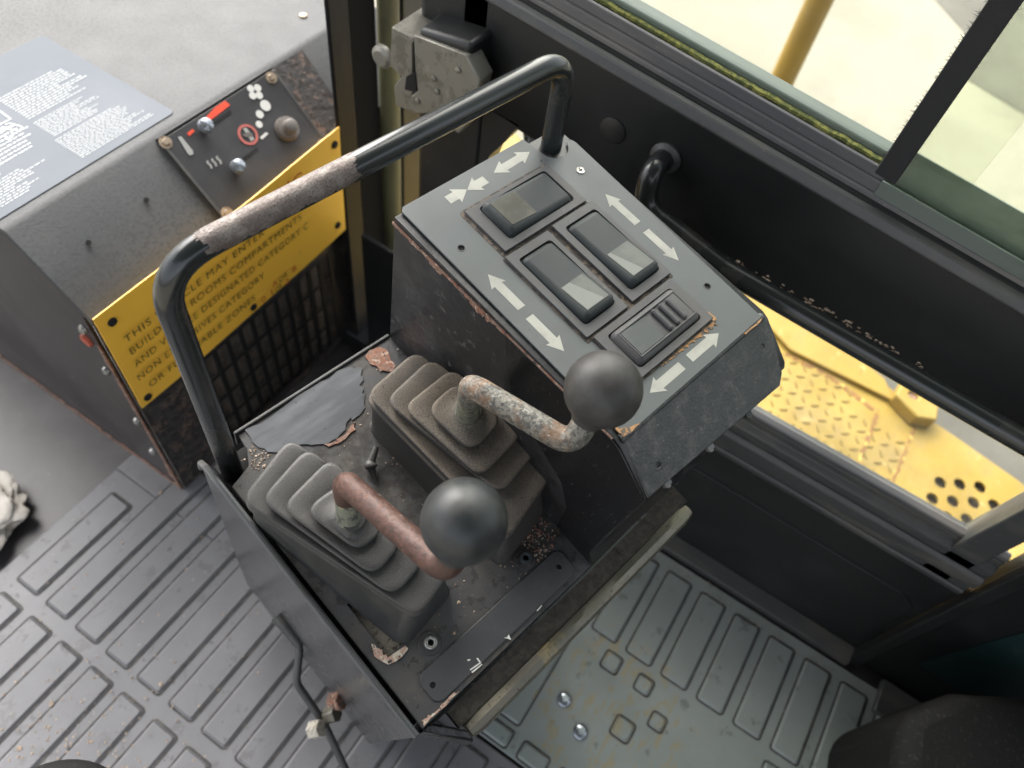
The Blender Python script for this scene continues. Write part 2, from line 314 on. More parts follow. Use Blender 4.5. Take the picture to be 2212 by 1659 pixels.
class MB:
    def __init__(s): s.bm = bmesh.new()
    def poly(s, pts):
        vs = [s.bm.verts.new(p) for p in pts]; s.bm.faces.new(vs)
    def box(s, a, b, rot=None):
        x0, y0, z0 = a; x1, y1, z1 = b
        c = [(x0, y0, z0), (x1, y0, z0), (x1, y1, z0), (x0, y1, z0), (x0, y0, z1), (x1, y0, z1), (x1, y1, z1), (x0, y1, z1)]
        vs = [s.bm.verts.new(p) for p in c]
        for f in ((0, 3, 2, 1), (4, 5, 6, 7), (0, 1, 5, 4), (1, 2, 6, 5), (2, 3, 7, 6), (3, 0, 4, 7)): s.bm.faces.new([vs[i] for i in f])
        return s
    def hexa(s, c):
        vs = [s.bm.verts.new(p) for p in c]
        for f in ((0, 3, 2, 1), (4, 5, 6, 7), (0, 1, 5, 4), (1, 2, 6, 5), (2, 3, 7, 6), (3, 0, 4, 7)): s.bm.faces.new([vs[i] for i in f])
        return s
    def prism(s, outer, z0, z1, holes=(), fn=None):
        """flat plate with real holes; fn maps (x,y,z) to a point"""
        fn = fn or (lambda x, y, z: (x, y, z))
        b2 = bmesh.new(); es = []; loops = [list(outer)] + [list(h) for h in holes]
        for lp in loops:
            vs = [b2.verts.new((p[0], p[1], 0)) for p in lp]
            for i in range(len(vs)): es.append(b2.edges.new((vs[i], vs[(i + 1) % len(vs)])))
        bmesh.ops.triangle_fill(b2, use_beauty=True, use_dissolve=False, edges=es)
        b2.verts.index_update()
        tris = [[v.index for v in f.verts] for f in b2.faces]; co = [(v.co.x, v.co.y) for v in b2.verts]
        b2.free()
        top = [s.bm.verts.new(fn(x, y, z1)) for x, y in co]; bot = [s.bm.verts.new(fn(x, y, z0)) for x, y in co]
        for t in tris:
            a, b, c = t
            (x0, y0), (x1, y1), (x2, y2) = co[a], co[b], co[c]
            if (x1 - x0) * (y2 - y0) - (x2 - x0) * (y1 - y0) < 0: a, c = c, a
            try:
                s.bm.faces.new((top[a], top[b], top[c])); s.bm.faces.new((bot[c], bot[b], bot[a]))
            except ValueError: pass
        k = 0
        for lp in loops:
            n_ = len(lp)
            for i in range(n_):
                a, b = k + i, k + (i + 1) % n_
                try: s.bm.faces.new((bot[a], bot[b], top[b], top[a]))
                except ValueError: pass
            k += n_
        return s
    def loft(s, rings, cap0=True, cap1=True):
        R_ = [[s.bm.verts.new(p) for p in r] for r in rings]; n_ = len(R_[0])
        for a, b in zip(R_[:-1], R_[1:]):
            for i in range(n_):
                j = (i + 1) % n_
                s.bm.faces.new((a[i], a[j], b[j], b[i]))
        if cap0: s.bm.faces.new(list(reversed(R_[0])))
        if cap1: s.bm.faces.new(R_[-1])
        return s
    def tube(s, path, r, n_=16, caps=True):
        P = [Vector(p) for p in path]; rings = []
        t = (P[1] - P[0]).normalized()
        a = t.orthogonal().normalized()
        for i, p in enumerate(P):
            tn = (P[min(i + 1, len(P) - 1)] - P[max(i - 1, 0)]).normalized()
            a = (a - tn * a.dot(tn)).normalized(); b = tn.cross(a)
            rr = r[i] if isinstance(r, (list, tuple)) else r
            rings.append([p + (a * math.cos(2 * math.pi * k / n_) + b * math.sin(2 * math.pi * k / n_)) * rr for k in range(n_)])
        return s.loft(rings, caps, caps)
    def cyl(s, c, ax, r0, r1, h, n_=24):
        c = Vector(c); ax = Vector(ax).normalized()
        return s.tube([c, c + ax * h * .5, c + ax * h], [r0, (r0 + r1) / 2, r1], n_)
    def ball(s, c, r, sub=3, jit=0, seed=0, scale=(1, 1, 1)):
        k = bmesh.ops.create_icosphere(s.bm, subdivisions=sub, radius=r)
        rnd = random.Random(seed)
        for v in k['verts']:
            f = 1 + (rnd.random() - .5) * jit
            v.co = Vector((v.co.x * scale[0] * f + c[0], v.co.y * scale[1] * f + c[1], v.co.z * scale[2] * f + c[2]))
        return s
    def uvball(s, c, r, ax=(0, 0, 1)):
        k = bmesh.ops.create_uvsphere(s.bm, u_segments=48, v_segments=32, radius=r)
        q = Vector((0, 0, 1)).rotation_difference(Vector(ax)).to_matrix()
        for v in k['verts']: v.co = q @ v.co + Vector(c)
        return s
    def build(s, name, m, parent=None, bevel=0, segs=2, ang=35, recalc=True):
        if recalc: bmesh.ops.recalc_face_normals(s.bm, faces=s.bm.faces)
        me = bpy.data.meshes.new(name); s.bm.to_mesh(me); s.bm.free()
        me.polygons.foreach_set("use_smooth", [True] * len(me.polygons))
        me.set_sharp_from_angle(angle=math.radians(ang))
        me.materials.append(m)
        o = bpy.data.objects.new(name, me); link(o, parent)
        if bevel:
            md = o.modifiers.new("bevel", 'BEVEL'); md.width = bevel; md.segments = segs; md.limit_method = 'ANGLE'; md.angle_limit = math.radians(40); md.harden_normals = False
        return o

def circ(cx, cy, r, n_=16, ry=None, a0=0):
    return [(cx + r * math.cos(a0 + 2 * math.pi * i / n_), cy + (ry or r) * math.sin(a0 + 2 * math.pi * i / n_)) for i in range(n_)]
def rrect(x0, y0, x1, y1, r, n_=5):
    out = []
    for cx, cy, a in ((x1 - r, y1 - r, 0), (x0 + r, y1 - r, 90), (x0 + r, y0 + r, 180), (x1 - r, y0 + r, 270)):
        for i in range(n_ + 1):
            t = math.radians(a + 90 * i / n_); out.append((cx + r * math.cos(t), cy + r * math.sin(t)))
    return out
def fillet(pts, r, n_=8):
    P = [Vector(p) for p in pts]; out = [P[0]]
    for i in range(1, len(P) - 1):
        rr = r[i] if isinstance(r, dict) else r
        a = (P[i - 1] - P[i]); b = (P[i + 1] - P[i]); la, lb = a.length, b.length
        a.normalize(); b.normalize()
        th = a.angle(b); d = min(rr / math.tan(th / 2), la * .48, lb * .48)
        p0, p2 = P[i] + a * d, P[i] + b * d
        for k in range(n_ + 1):
            t = k / n_
            out.append(p0 * (1 - t) ** 2 + P[i] * 2 * t * (1 - t) * .98 + P[i] * 0 + p2 * t ** 2 + (p0 + p2) * .5 * 2 * t * (1 - t) * .02)
    out.append(P[-1]); return out
def dens(path, step):
    out = [Vector(path[0])]
    for a, b in zip(path[:-1], path[1:]):
        a = Vector(a); b = Vector(b); k = max(1, int((b - a).length / step))
        for i in range(1, k + 1): out.append(a.lerp(b, i / k))
    return out
def ragged(pts, amp, sub=5, seed=1):
    rnd = random.Random(seed); out = []
    for i in range(len(pts)):
        a = np.array(pts[i][:2]); b = np.array(pts[(i + 1) % len(pts)][:2])
        for k in range(sub):
            p = a + (b - a) * k / sub
            out.append((p[0] + rnd.uniform(-amp, amp), p[1] + rnd.uniform(-amp, amp)))
    return out

def text_obj(name, body, size, m, parent, fn, depth=.0003, align='LEFT', shear=0, spacing=1.0):
    cu = bpy.data.curves.new(name, 'FONT'); cu.body = body; cu.size = size; cu.align_x = align; cu.space_character = spacing; cu.resolution_u = 3
    tmp = bpy.data.objects.new(name, cu); sc.collection.objects.link(tmp)
    dg = bpy.context.evaluated_depsgraph_get()
    me = bpy.data.meshes.new_from_object(tmp.evaluated_get(dg))
    bpy.data.objects.remove(tmp)
    for v in me.vertices:
        v.co = Vector(fn(v.co.x, v.co.y, depth))
    me.materials.clear(); me.materials.append(m)
    o = bpy.data.objects.new(name, me); link(o, parent); return o

rnd = random.Random(7)

# ================================================================== SETTING
g = MB(); g.box((-40, -40, -1.5), (60, 60, -1.2)); o = g.build('ground', M_conc); tag(o, 'pale concrete yard outside the cab', kind='structure')
# a greyer patch across the yard
p1 = CAB.at(1500, -60, -1.196); p2 = CAB.at(2212, 350, -1.196); p3 = CAB.at(2600, 250, -1.196); p4 = CAB.at(1900, -300, -1.196)
g = MB(); g.poly([tuple(CAB.at(*q, -1.196)) for q in ((2140, -80), (2500, -80), (2500, 420), (2080, 165), (2130, 120), (1950, -80))][:6])
o = g.build('path', M_conc2); tag(o, 'greyer patch across the yard', kind='structure')
g = MB(); g.poly([(.2, -6, -1.195), (2.3, -6, -1.195), (2.3, 6, -1.195), (.2, 6, -1.195)]); o = g.build('path', M_conc2); tag(o, 'yard beside the machine, its shade coloured in grey', kind='structure')  # darker sheet colours in the shade on the ground beside the machine
g = MB(); g.box((-1.05, -2.2, -.04), (.36, .75, -.004)); o = g.build('floor', M_floor); tag(o, 'bare glossy black cab floor', kind='structure')

# floor mats
def make_mat(name, x0, x1, y0, y1, cols, m, label, squares=None, ext=None):
    root = thing(name, CAB, label, 'floor mat', 'rubber floor mats')
    g = MB(); g.box((x0, y0, -.002), (x1, y1, .004))
    if ext: g.box((x1, ext[0], -.002), (ext[1], y1, .004))
    g.build('mat_sheet', m, root, .002)
    g = MB(); padlist = []
    for (a, b, yo, skip) in cols:
        k = 0; y = yo
        while y > y0 + .05:
            if y < y1 - .005 and not (skip and skip(y)):
                ya, yb = y - .038, y; padlist.append((a, b, ya, yb))
                inset = .003
                lo = rrect(a, ya, b, yb, .004, 3); hi = rrect(a + inset, ya + inset, b - inset, yb - inset, .003, 3)
                g.loft([[(p[0], p[1], .0042) for p in lo], [(p[0], p[1], .0075) for p in hi]], False, True)
            y -= .0553
    if squares:
        for (cx, cy, s_) in squares:
            padlist.append((cx - s_, cx + s_, cy - s_, cy + s_))
            lo = rrect(cx - s_, cy - s_, cx + s_, cy + s_, .006, 3); hi = rrect(cx - s_ + .003, cy - s_ + .003, cx + s_ - .003, cy + s_ - .003, .005, 3)
            g.loft([[(p[0], p[1], .0042) for p in lo], [(p[0], p[1], .0075) for p in hi]], False, True)
    g.build('raised_pads', m, root, .0006)
    g = MB()
    for (a, b, ya, yb) in padlist:
        o_ = rrect(a - .0022, ya - .0022, b + .0022, yb + .0022, .0055, 3); i_ = rrect(a + .0004, ya + .0004, b - .0004, yb - .0004, .004, 3)
        g.prism(o_, .0035, .0046, [i_])
    g.build('groove_shade_dirt', M_gdirtshade, root)  # dark outlines colour in groove shade along with dirt
    return root
make_mat('floor_mat', -.80, -.030, -1.1, .100, [(-.216, .035, .018, lambda y: y < -.28), (-.216, -.045, .018, lambda y: y >= -.28), (-.216, -.060, .018 + .0553, lambda y: y < .02), (-.52, -.238, .018 + .0553, None), (-.80, -.54, .02, None)], M_mat,
         'grey ribbed rubber floor mat at the lower left, beside the heater box', ext=(-.295, .09))
sq = [(*CAB.at(a, b, .004)[:2], r) for a, b, r in ((1321, 1431, .012), (1391, 1480, .011), (1345, 1575, .013), (1420, 1560, .010))]
mg = make_mat('floor_mat', -.026, .335, -1.6, -.302, [(.176, .315, -.3240, None), (.01, .158, -.3240, lambda y: -.86 < y < -.60), (-.022, .0, -.3240, None)], M_matg,
         'ribbed rubber floor mat below the console, tinted green for door skylight, with brass coloured wear marks', squares=sq)
# hold-down bolts in the mat
for i, (px, py) in enumerate([(1220, 1510), (1255, 1580)]):
    p = CAB.at(px, py, .008)
    bo = MB(); bo.tube([(p[0], p[1], .0042), (p[0], p[1], .007), (p[0], p[1], .0085), (p[0], p[1], .009)], [.010, .010, .008, .002], 20)
    bo.cyl((p[0], p[1], .009), (0, 0, 1), .005, .0045, .004, 6)
    o = bo.build('floor_bolt', M_chrome); tag(o, ['shiny floor bolt in the green grey mat, nearer the console edge bar', 'shiny floor bolt in the green grey mat, nearer the bottom of the photo'][i], 'bolt', 'bolts holding the mat')

# ================================================================== HEATER BOX
ht = thing('heater_box', CAB, 'dark grey steel heater box with sloping control panel and grille, at the upper left', 'heater')
XR = .54; ZS = .421; ZL = .493
g = MB()   # lid with front sloping face folded down
prof = [(.70, ZL), (.066, ZL), (.058, ZL - .002), (-.012, ZS + .003), (-.019, ZS - .003), (-.019, ZS - .012), (-.014, ZS - .012), (-.010, ZS - .003), (.056, ZL - .012), (.70, ZL - .012)]
g.prism([(y, z) for y, z in prof], -.002, .54, fn=lambda y, z, x: (x if y > -1 else x, y, z))
g.build('lid', M_heat, ht, .0012)
g = MB(); g.prism([(0, 0), (.70, 0), (.70, .489), (.060, .489), (-.014, .4205), (-.014, .413), (-.0005, .410)], 0, .004, fn=lambda y, z, x: (x, y, z))
g.build('side_panel', M_hside, ht)
# front face with opening for the grille
gx0, gx1, gz0, gz1 = .098, .345, .02, .222
g = MB(); g.prism([(.0045, 0), (XR, 0), (XR, ZS - .013), (.0045, ZS - .013)], -.004, 0, holes=[[(gx0, gz0), (gx1, gz0), (gx1, gz1), (gx0, gz1)]], fn=lambda x, z, y: (x, y, z))
g.build('front_panel', M_heatw, ht)
g = MB(); NC, NR = 11, 4
for i in range(NC + 1):
    x = gx0 + (gx1 - gx0) * i / NC; g.box((x - .0036, -.006, gz0), (x + .0036, -.002, gz1))
for j in range(NR + 1):
    z = gz0 + (gz1 - gz0) * j / NR; g.box((gx0, -.0055, z - .0022), (gx1, -.0025, z + .0022))
g.build('grille', M_grille, ht, .0008)
g = MB(); g.box((gx0 - .02, .006, .001), (gx1 + .02, .014, gz1 + .02)); g.build('radiator_core', M_core, ht)
# rust strips on the edges
for (a, b, ww, sd_) in [((.001, -.005), (.001, .40), .006, 3)]:
    g = MB(); rr = random.Random(5)
    pts = []
    for i in range(26):
        y = .5 * i / 25; pts.append((y, .004 + rr.uniform(.002, .012)))
    for i in range(25):
        g.box((-.0012, pts[i][0], 0), (-.0002, pts[i + 1][0], pts[i][1]))
    g.build('rust_edge', M_rust, ht)
g = MB()
rr = random.Random(9)
for i in range(30):
    z = .012 * i; ww = rr.uniform(.0015, .006) * (2.2 if i < 6 else 1)
    g.box((-.0014, -.0016, z), (-.0004 + ww * .3, -.0002 + 0, z + .0125)); g.box((-.0014, 0, z), (-.0004, ww, z + .0125))
g.build('rust_corner', M_rust, ht)
for z, y in ((.38, .012), (.30, .015), (.19, .012), (.10, .02)):
    g = MB(); g.tube([(-.0005, y, z), (-.004, y, z), (-.006, y, z)], [.006, .005, .001], 14); g.build('side_screw', M_steel, ht)
g = MB(); g.tube([(.0, .022, .352), (-.003, .022, .352), (-.004, .022, .352)], [.009, .008, .001], 8); g.build('red_plug', mat('red brown plug', (.4, .08, .04), .5), ht)

# sloping face frame: x across, y up the slope
SLOPE = Frame((0, -.019, ZS + .0005), (1, 0, 0), (0, .077, .0705), (0, -.0705, .077))
for px, py in ((191, 524), (316, 432)):
    p = SLOPE.at(px, py, .0); g = MB(); g.cyl((p[0], p[1], -.0005), (0, 0, 1), .0026, .0026, .0018, 12)
    o = g.build('rivet_hole', M_black, ht); o.matrix_local = SLOPE.mat()
def pl(o, fr=SLOPE):
    o.matrix_local = fr.mat(); return o
g = MB(); g.prism([(.3485, -.010), (.362, -.010), (.398, .030), (.400, .102), (.3485, .102)], .001, .0025); pl(g.build('worn_corner', M_heatw, ht))
g = MB(); g.prism(rrect(.176, -.010, .348, .100, .006), .002, .0045); cp = pl(g.build('control_panel', M_panelk, ht, .001))
# worn margins left/right of the control panel (brass coloured corners)
for cx_, cy_ in ((.181, .096), (.184, .004), (.341, .002), (.338, .094)):
    g = MB(); g.prism(circ(cx_, cy_, .007, 14), .0045, .0055); g.cyl((cx_, cy_, .0052), (0, 0, 1), .0042, .003, .002, 12); g.build('panel_screw', M_tan, cp)
for ex in (.176, .3445):
    g = MB(); g.box((ex, -.012, .0), (ex + .0035, .10, .0052)); g.build('edge_strip', M_edge, cp, .0006)
g = MB(); g.box((.176, .1015, -.001), (.348, .104, .004)); g.build('edge_strip', M_dark, cp, .0006)
def C(x, y): # crop7 pixels -> slope plane
    p = SLOPE.at((400 + x * .20492) * .8641, (180 + y * .20492) * .8641, .0048); return p[0], p[1]
def flat(pts, m, name, par, z=.0050, th=.0004):
    g = MB(); g.prism([C(*p) for p in pts] if pts and len(pts[0]) == 2 else pts, z, z + th); return g.build(name, m, par)
flat([(540, 575), (665, 435), (790, 350), (855, 405), (590, 610)], M_red, 'red_mark', cp)
flat([(330, 745), (395, 695), (420, 725), (355, 785)], M_red, 'red_mark', cp)
flat([(600, 640), (850, 465), (875, 495), (625, 672)], M_black, 'slider_slot', cp)
flat([(950, 1085), (1175, 925), (1195, 950), (975, 1110)], M_black, 'slider_slot', cp)
def disc(x, y, rpx, m, name, z=.0050, ring=None):
    cx_, cy_ = C(x, y); r = rpx * .20492 * .8641 / 2212 * 1.02
    k = math.hypot(C(x + 50, y)[0] - cx_, C(x + 50, y)[1] - cy_) / 50
    r = rpx * k; g = MB()
    g.prism(circ(cx_, cy_, r, 28), z, z + .0004, holes=[circ(cx_, cy_, ring * k, 28)] if ring else ())
    return g.build(name, m, cp)
for x, y in ((1105, 205), (1190, 195), (1130, 290), (1210, 285)): disc(x, y, 42, M_white, 'fan_mark')
disc(1285, 410, 62, M_white, 'speed_dot'); disc(1215, 517, 46, M_white, 'speed_dot'); disc(1208, 640, 40, M_white, 'speed_dot')
flat([(1215, 800), (1290, 735), (1320, 755), (1245, 825)], M_white, 'off_mark', cp)
disc(1072, 765, 122, M_redp, 'ring_mark', ring=92)
flat([(1010, 690), (1050, 680), (1150, 820), (1110, 850)], M_greyp, 'ring_bar', cp)
flat([(1000, 770), (1060, 735), (1130, 755), (1120, 790), (1050, 800)], M_dial, 'ring_figure', cp, z=.0052)
flat([(215, 795), (255, 785), (400, 960), (405, 1005), (360, 1020), (330, 985)], M_greyp, 'lever_mark', cp)
for k in range(3):
    dx = k * 58; dy = -k * 28
    flat([(560 + dx, 1095 + dy), (580 + dx, 1075 + dy), (600 + dx, 1115 + dy), (625 + dx, 1130 + dy), (640 + dx, 1175 + dy), (620 + dx, 1185 + dy), (600 + dx, 1140 + dy), (575 + dx, 1125 + dy)], M_greyp, 'heat_wave_mark', cp)
def knob3(x, y, r, h, m, name):
    p = C(x, y); g = MB()
    g.tube([(p[0], p[1], .005), (p[0], p[1], .005 + h * .45), (p[0], p[1], .005 + h * .5), (p[0], p[1], .005 + h * .85), (p[0], p[1], .005 + h)], [r * .45, r * .45, r, r * .85, r * .2], 20)
    return g.build(name, m, cp)
knob3(520, 690, .0085, .017, M_chrome, 'slider_knob'); knob3(910, 1180, .0085, .017, M_chrome, 'slider_knob')
p = C(1540, 700); g = MB(); g.tube([(p[0], p[1], .005), (p[0], p[1], .012), (p[0], p[1], .013), (p[0], p[1], .021), (p[0], p[1], .0222)], [.0145, .0135, .0085, .0078, .006], 24); dk_ = g.build('fan_dial', M_dial, cp)
g = MB(); g.box((p[0] - .0008, p[1] - .001, .0122), (p[0] + .0008, p[1] - .0135, .0128)); g.build('dial_pointer', M_rust, dk_)

sq_ = CAB.at(655, 35, ZL); g = MB(); g.tube([(sq_[0], sq_[1], ZL - .001), (sq_[0], sq_[1], ZL + .002), (sq_[0], sq_[1], ZL + .003)], [.006, .005, .001], 14); g.build('lid_screw', M_tan, ht)
# instruction sticker on the lid
STK = Frame((0, 0, ZL + .0006), (1, 0, 0), (0, 1, 0), (0, 0, 1))
st = thing('instruction_sticker', STK, 'silver grey sticker covered in rows of fine white print, on the heater lid', 'sticker')
c0 = STK.at(370, 240)[:2]; c1 = STK.at(150, 100)[:2]; c2 = STK.at(25, 468)[:2]
x0, x1, y0, y1 = .013, .219, .074, .262
g = MB(); g.prism(rrect(x0 - .16, y0, x1, y1 + .02, .006), 0, .0005); g.build('sticker_sheet', M_stick, st)
# rows of print run along x; blocks measured from the photo
g = MB(); rr = random.Random(3)
def textblock(xa, xb, yt, yb, rows, ragmin=.55):
    dy = (yt - yb) / rows
    for i in range(rows):
        y = yt - dy * (i + .5); xe = xa + (xb - xa) * (rr.uniform(ragmin, 1) if i % 5 else rr.uniform(ragmin, .9)); x = xa
        while x < xe:
            wl = rr.uniform(.0022, .0065); xx = x
            while xx < x + wl:   # letter-like strokes
                hgt = dy * rr.choice((.20, .20, .30)); g.prism([(xx, y - dy * .2), (xx + .0007, y - dy * .2), (xx + .0007, y + hgt), (xx, y + hgt)], .0006, .0008)
                xx += .00115
            g.prism([(x, y - dy * .08), (x + wl, y - dy * .08), (x + wl, y + dy * .06), (x, y + dy * .06)], .0006, .0007)
            x += wl + .0016
def S(x, y):  # crop6 pixels -> lid
    q = STK.at((x * .3014) * .8641, (100 + y * .3014) * .8641, .0008); return round(float(q[0]), 4), round(float(q[1]), 4)
STEXT = [S(5, 520), S(690, 970), S(400, 245), S(825, 240), S(1250, 600), S(250, 665), S(280, 690), S(20, 1380), S(320, 815), S(540, 1020), S(450, 790), S(470, 815)]
xa = S(60, 500)[0]
b1 = (S(245, 660), S(825, 350), S(170, 365))
textblock(S(245, 660)[0], S(825, 345)[0], S(5, 470)[1], S(245, 660)[1], 13, .62)
textblock(S(455, 800)[0], S(950, 530)[0], S(265, 690)[1], S(455, 800)[1], 11, .60)
textblock(S(700, 970)[0] - .002, S(1250, 600)[0], S(475, 815)[1], S(700, 970)[1], 14, .68)
textblock(S(-300, 1090)[0] + .02, S(320, 815)[0], S(0, 880)[1] + .03, S(0, 1050)[1], 10, .7)
textblock(S(20, 1380)[0] - .06, S(500, 1020)[0], S(0, 1100)[1], S(40, 1375)[1], 12, .6)
g.build('fine_print', M_print, st)
g = MB()
def outline(pts, wd=.0008):
    P_ = [S(*q) for q in pts]
    for a, b in zip(P_[:-1], P_[1:]):
        a = np.array(a); b = np.array(b); d = b - a; nn = np.array([-d[1], d[0]]) / (np.linalg.norm(d) + 1e-9) * wd
        g.prism([tuple(a - nn), tuple(b - nn), tuple(b + nn), tuple(a + nn)], .0006, .0009)
outline([(-60, 560), (0, 590), (90, 655), (0, 700)]); outline([(40, 700), (80, 690), (185, 720), (165, 755), (90, 740), (60, 720), (120, 710)]); outline([(90, 740), (110, 790), (75, 830), (40, 790), (0, 810)])
outline([(0, 760), (40, 740), (60, 720)], .0012)
g.build('book_pictogram', M_print, st)

# ================================================================== WARNING SIGN
sg = thing('warning_sign', Frame((0, -.031, 0), (1, 0, 0), (0, 0, 1), (0, -1, 0)), 'yellow warning sign with red heading and black lines, bolted to the heater box front', 'sign')
SX0, SX1, SZ0, SZ1 = .006, .396, .228, .405
SG0 = Frame((0, -.031, 0), (1, 0, 0), (0, 0, 1), (0, -1, 0))
sTL, sTR, sBR, sBL = [SG0.at(*c, 0)[:2] for c in ((199, 689), (732, 273), (745, 494), (306, 881))]
def bow(x, y, z):
    u = (x - SX0) / (SX1 - SX0); k = (y - SZ0) / (SZ1 - SZ0)
    p = (sBL * (1 - u) + sBR * u) * (1 - k) + (sTL * (1 - u) + sTR * u) * k
    return (p[0], p[1], z + .003 * math.sin(math.pi * u) + .0006 * math.sin(9 * u + 3 * k))
def flatsign(x, y, z):
    return (x, y, z + .0062)
g = MB()
NX, NY = 40, 10
for zz in (0, .0012):
    pass
rows = []
for zz in (0.0, .0012):
    rows.append([[g.bm.verts.new(bow(SX0 + (SX1 - SX0) * i / NX, SZ0 + (SZ1 - SZ0) * j / NY, zz)) for j in range(NY + 1)] for i in range(NX + 1)])
for i in range(NX):
    for j in range(NY):
        a = rows[1]; g.bm.faces.new((a[i][j], a[i + 1][j], a[i + 1][j + 1], a[i][j + 1]))
        a = rows[0]; g.bm.faces.new((a[i][j + 1], a[i + 1][j + 1], a[i + 1][j], a[i][j]))
for i in range(NX):
    g.bm.faces.new((rows[0][i][0], rows[0][i + 1][0], rows[1][i + 1][0], rows[1][i][0])); g.bm.faces.new((rows[1][i][NY], rows[1][i + 1][NY], rows[0][i + 1][NY], rows[0][i][NY]))
for j in range(NY):
    g.bm.faces.new((rows[0][0][j], rows[1][0][j], rows[1][0][j + 1], rows[0][0][j + 1])); g.bm.faces.new((rows[1][NX][j], rows[0][NX][j], rows[0][NX][j + 1], rows[1][NX][j + 1]))
g.build('sign_plate', M_sign, sg)
for x, y in ((.022, .385), (.384, .385), (.378, .250), (.018, .240), (.20, .238)):
    q = bow(x, y, .0012); g = MB(); g.tube([q, (q[0], q[1], q[2] + .002), (q[0], q[1], q[2] + .003)], [.0052, .0048, .001], 12); g.build('sign_screw', M_black, sg)
def stext(body, x, y, size, m, width=None, nm='lettering'):
    cu = bpy.data.curves.new('t', 'FONT'); cu.body = body; cu.size = size; cu.resolution_u = 3; cu.space_character = 1.15; cu.offset = .0
    tmp = bpy.data.objects.new('t', cu); sc.collection.objects.link(tmp)
    dg = bpy.context.evaluated_depsgraph_get(); me = bpy.data.meshes.new_from_object(tmp.evaluated_get(dg)); bpy.data.objects.remove(tmp)
    wd = max(v.co.x for v in me.vertices); k = (width / wd) if width else 1
    for v in me.vertices: v.co = Vector(flatsign(x + v.co.x * k, y + v.co.y, .0004))
    me.materials.clear(); me.materials.append(m)
    o = bpy.data.objects.new(nm, me); link(o, sg); return o
SGN = Frame((0, -.0376, 0), (1, 0, 0), (0, 0, 1), (0, -1, 0))
def sline(body, p0, p1, size, m, nm='lettering'):
    a = SGN.at(*p0, 0)[:2]; b = SGN.at(*p1, 0)[:2]
    stext(body, a[0], a[1], size, m, b[0] - a[0], nm)
sline('WARNING', (468, 540), (655, 391), .028, M_signr, 'heading')
sline('THIS VEHICLE MAY ENTER', (272, 742), (575, 522), .0145, M_signt)
sline('BUILDINGS ROOMS COMPARTMENTS', (283, 768), (655, 494), .0145, M_signt)
sline('AND VEHICLE DESIGNATED CATEGORY C', (294, 794), (668, 506), .0145, M_signt)
sline('NON EXPLOSIVES CATEGORY', (300, 824), (580, 632), .0145, M_signt)
sline('A', (590, 622), (600, 614), .0145, M_signr); sline('OR', (604, 612), (622, 598), .0145, M_signt); sline('B', (632, 590), (641, 583), .0145, M_signr)
sline('OR FLAMMABLE ZONES', (325, 838), (560, 675), .0145, M_signt)
sline('0 1', (566, 656), (590, 638), .0145, M_signr); sline('OR', (596, 634), (611, 622), .0145, M_signt); sline('2', (618, 617), (626, 611), .0145, M_signr)

# ================================================================== CAB PILLAR beside the heater
cp2 = thing('cab_pillar', CAB, 'black upright cab pillar with olive rubber seal, between heater box and door', 'pillar')
g = MB(); g.box((.364, -.027, 0), (.399, -.0215, 1.75)); g.build('pillar_post', M_post, cp2, .004)
g = MB(); g.box((.399, -.0245, 0), (.445, -.0215, 1.75)); g.build('post_return', M_flat, cp2, .003)
g = MB(); g.box((.36, -.05, -.02), (.62, .3, .02)); g.build('post_foot', M_dark, cp2, .003)
g = MB(); g.tube([(.461, -.030, 0), (.461, -.030, .8), (.461, -.030, 1.75)], .0135, 14); g.build('door_seal', M_seal, cp2)
g = MB(); g.box((.478, -.038, 0), (.62, -.0215, 1.75)); g.build('outer_post', M_dark, cp2, .003)
g = MB(); g.prism(ragged([(.44, -.10), (.54, -.09), (.55, -.03), (.45, -.01)], .01, 3, 4), .0, .004); g.build('corner_dirt', M_core, cp2)

# ================================================================== DOOR
dr = thing('cab_door', CAB, 'black framed cab door with sliding window, grab handle and low glazed opening', 'door')
XD = .36
def dz(y, z): return z + .088 * (y + .40)
def strip(name, prof, y0, y1, m, par=dr, slope=True, bevel=.0015, ns=1):
    g = MB(); rings = []
    for i in range(ns + 1):
        y = y0 + (y1 - y0) * i / ns
        rings.append([(x, y, dz(y, z) if slope else z) for x, z in prof])
    g.loft(rings); return g.build(name, m, par, bevel)
YA, YB = -.20, -1.02
strip('door_beam', [(XD, .561), (XD + .004, .554), (XD + .03, .551), (XD + .03, .676), (XD + .006, .676), (XD, .668)], YA, YB, M_dark)
strip('beam_edge', [(XD - .003, .669), (XD + .001, .6775), (XD + .010, .680), (XD + .012, .672), (XD + .002, .664)], YA, YB, M_edge)
for k, (zz, xx) in enumerate(((.6865, .010), (.6955, .014), (.7045, .018))):
    strip('window_track', [(XD + xx - .002, zz - .0095), (XD + xx - .001, zz - .001), (XD + xx + .0015, zz), (XD + xx + .0025, zz - .001), (XD + xx + .003, zz - .0095)], YA, -.60 if k else YB, M_track, bevel=.0005)
strip('track_bed', [(XD + .006, .672), (XD + .006, .680), (XD + .03, .700), (XD + .034, .700), (XD + .034, .672)], YA, YB, M_dark, bevel=0)
g = MB(); rr = random.Random(2)
rings = []
for i in range(90):
    y = YA + (-.60 - YA) * i / 89; jx = rr.uniform(-.0008, .0008); z = .7062 + rr.uniform(-.0003, .0004)
    rings.append([(XD + .0225 + jx, y, dz(y, z - .003)), (XD + .0225 + jx, y, dz(y, z)), (XD + .0262 + jx, y, dz(y, z + .0006)), (XD + .0268, y, dz(y, z - .003))])
g.loft(rings); g.build('moss_line', M_moss, dr)
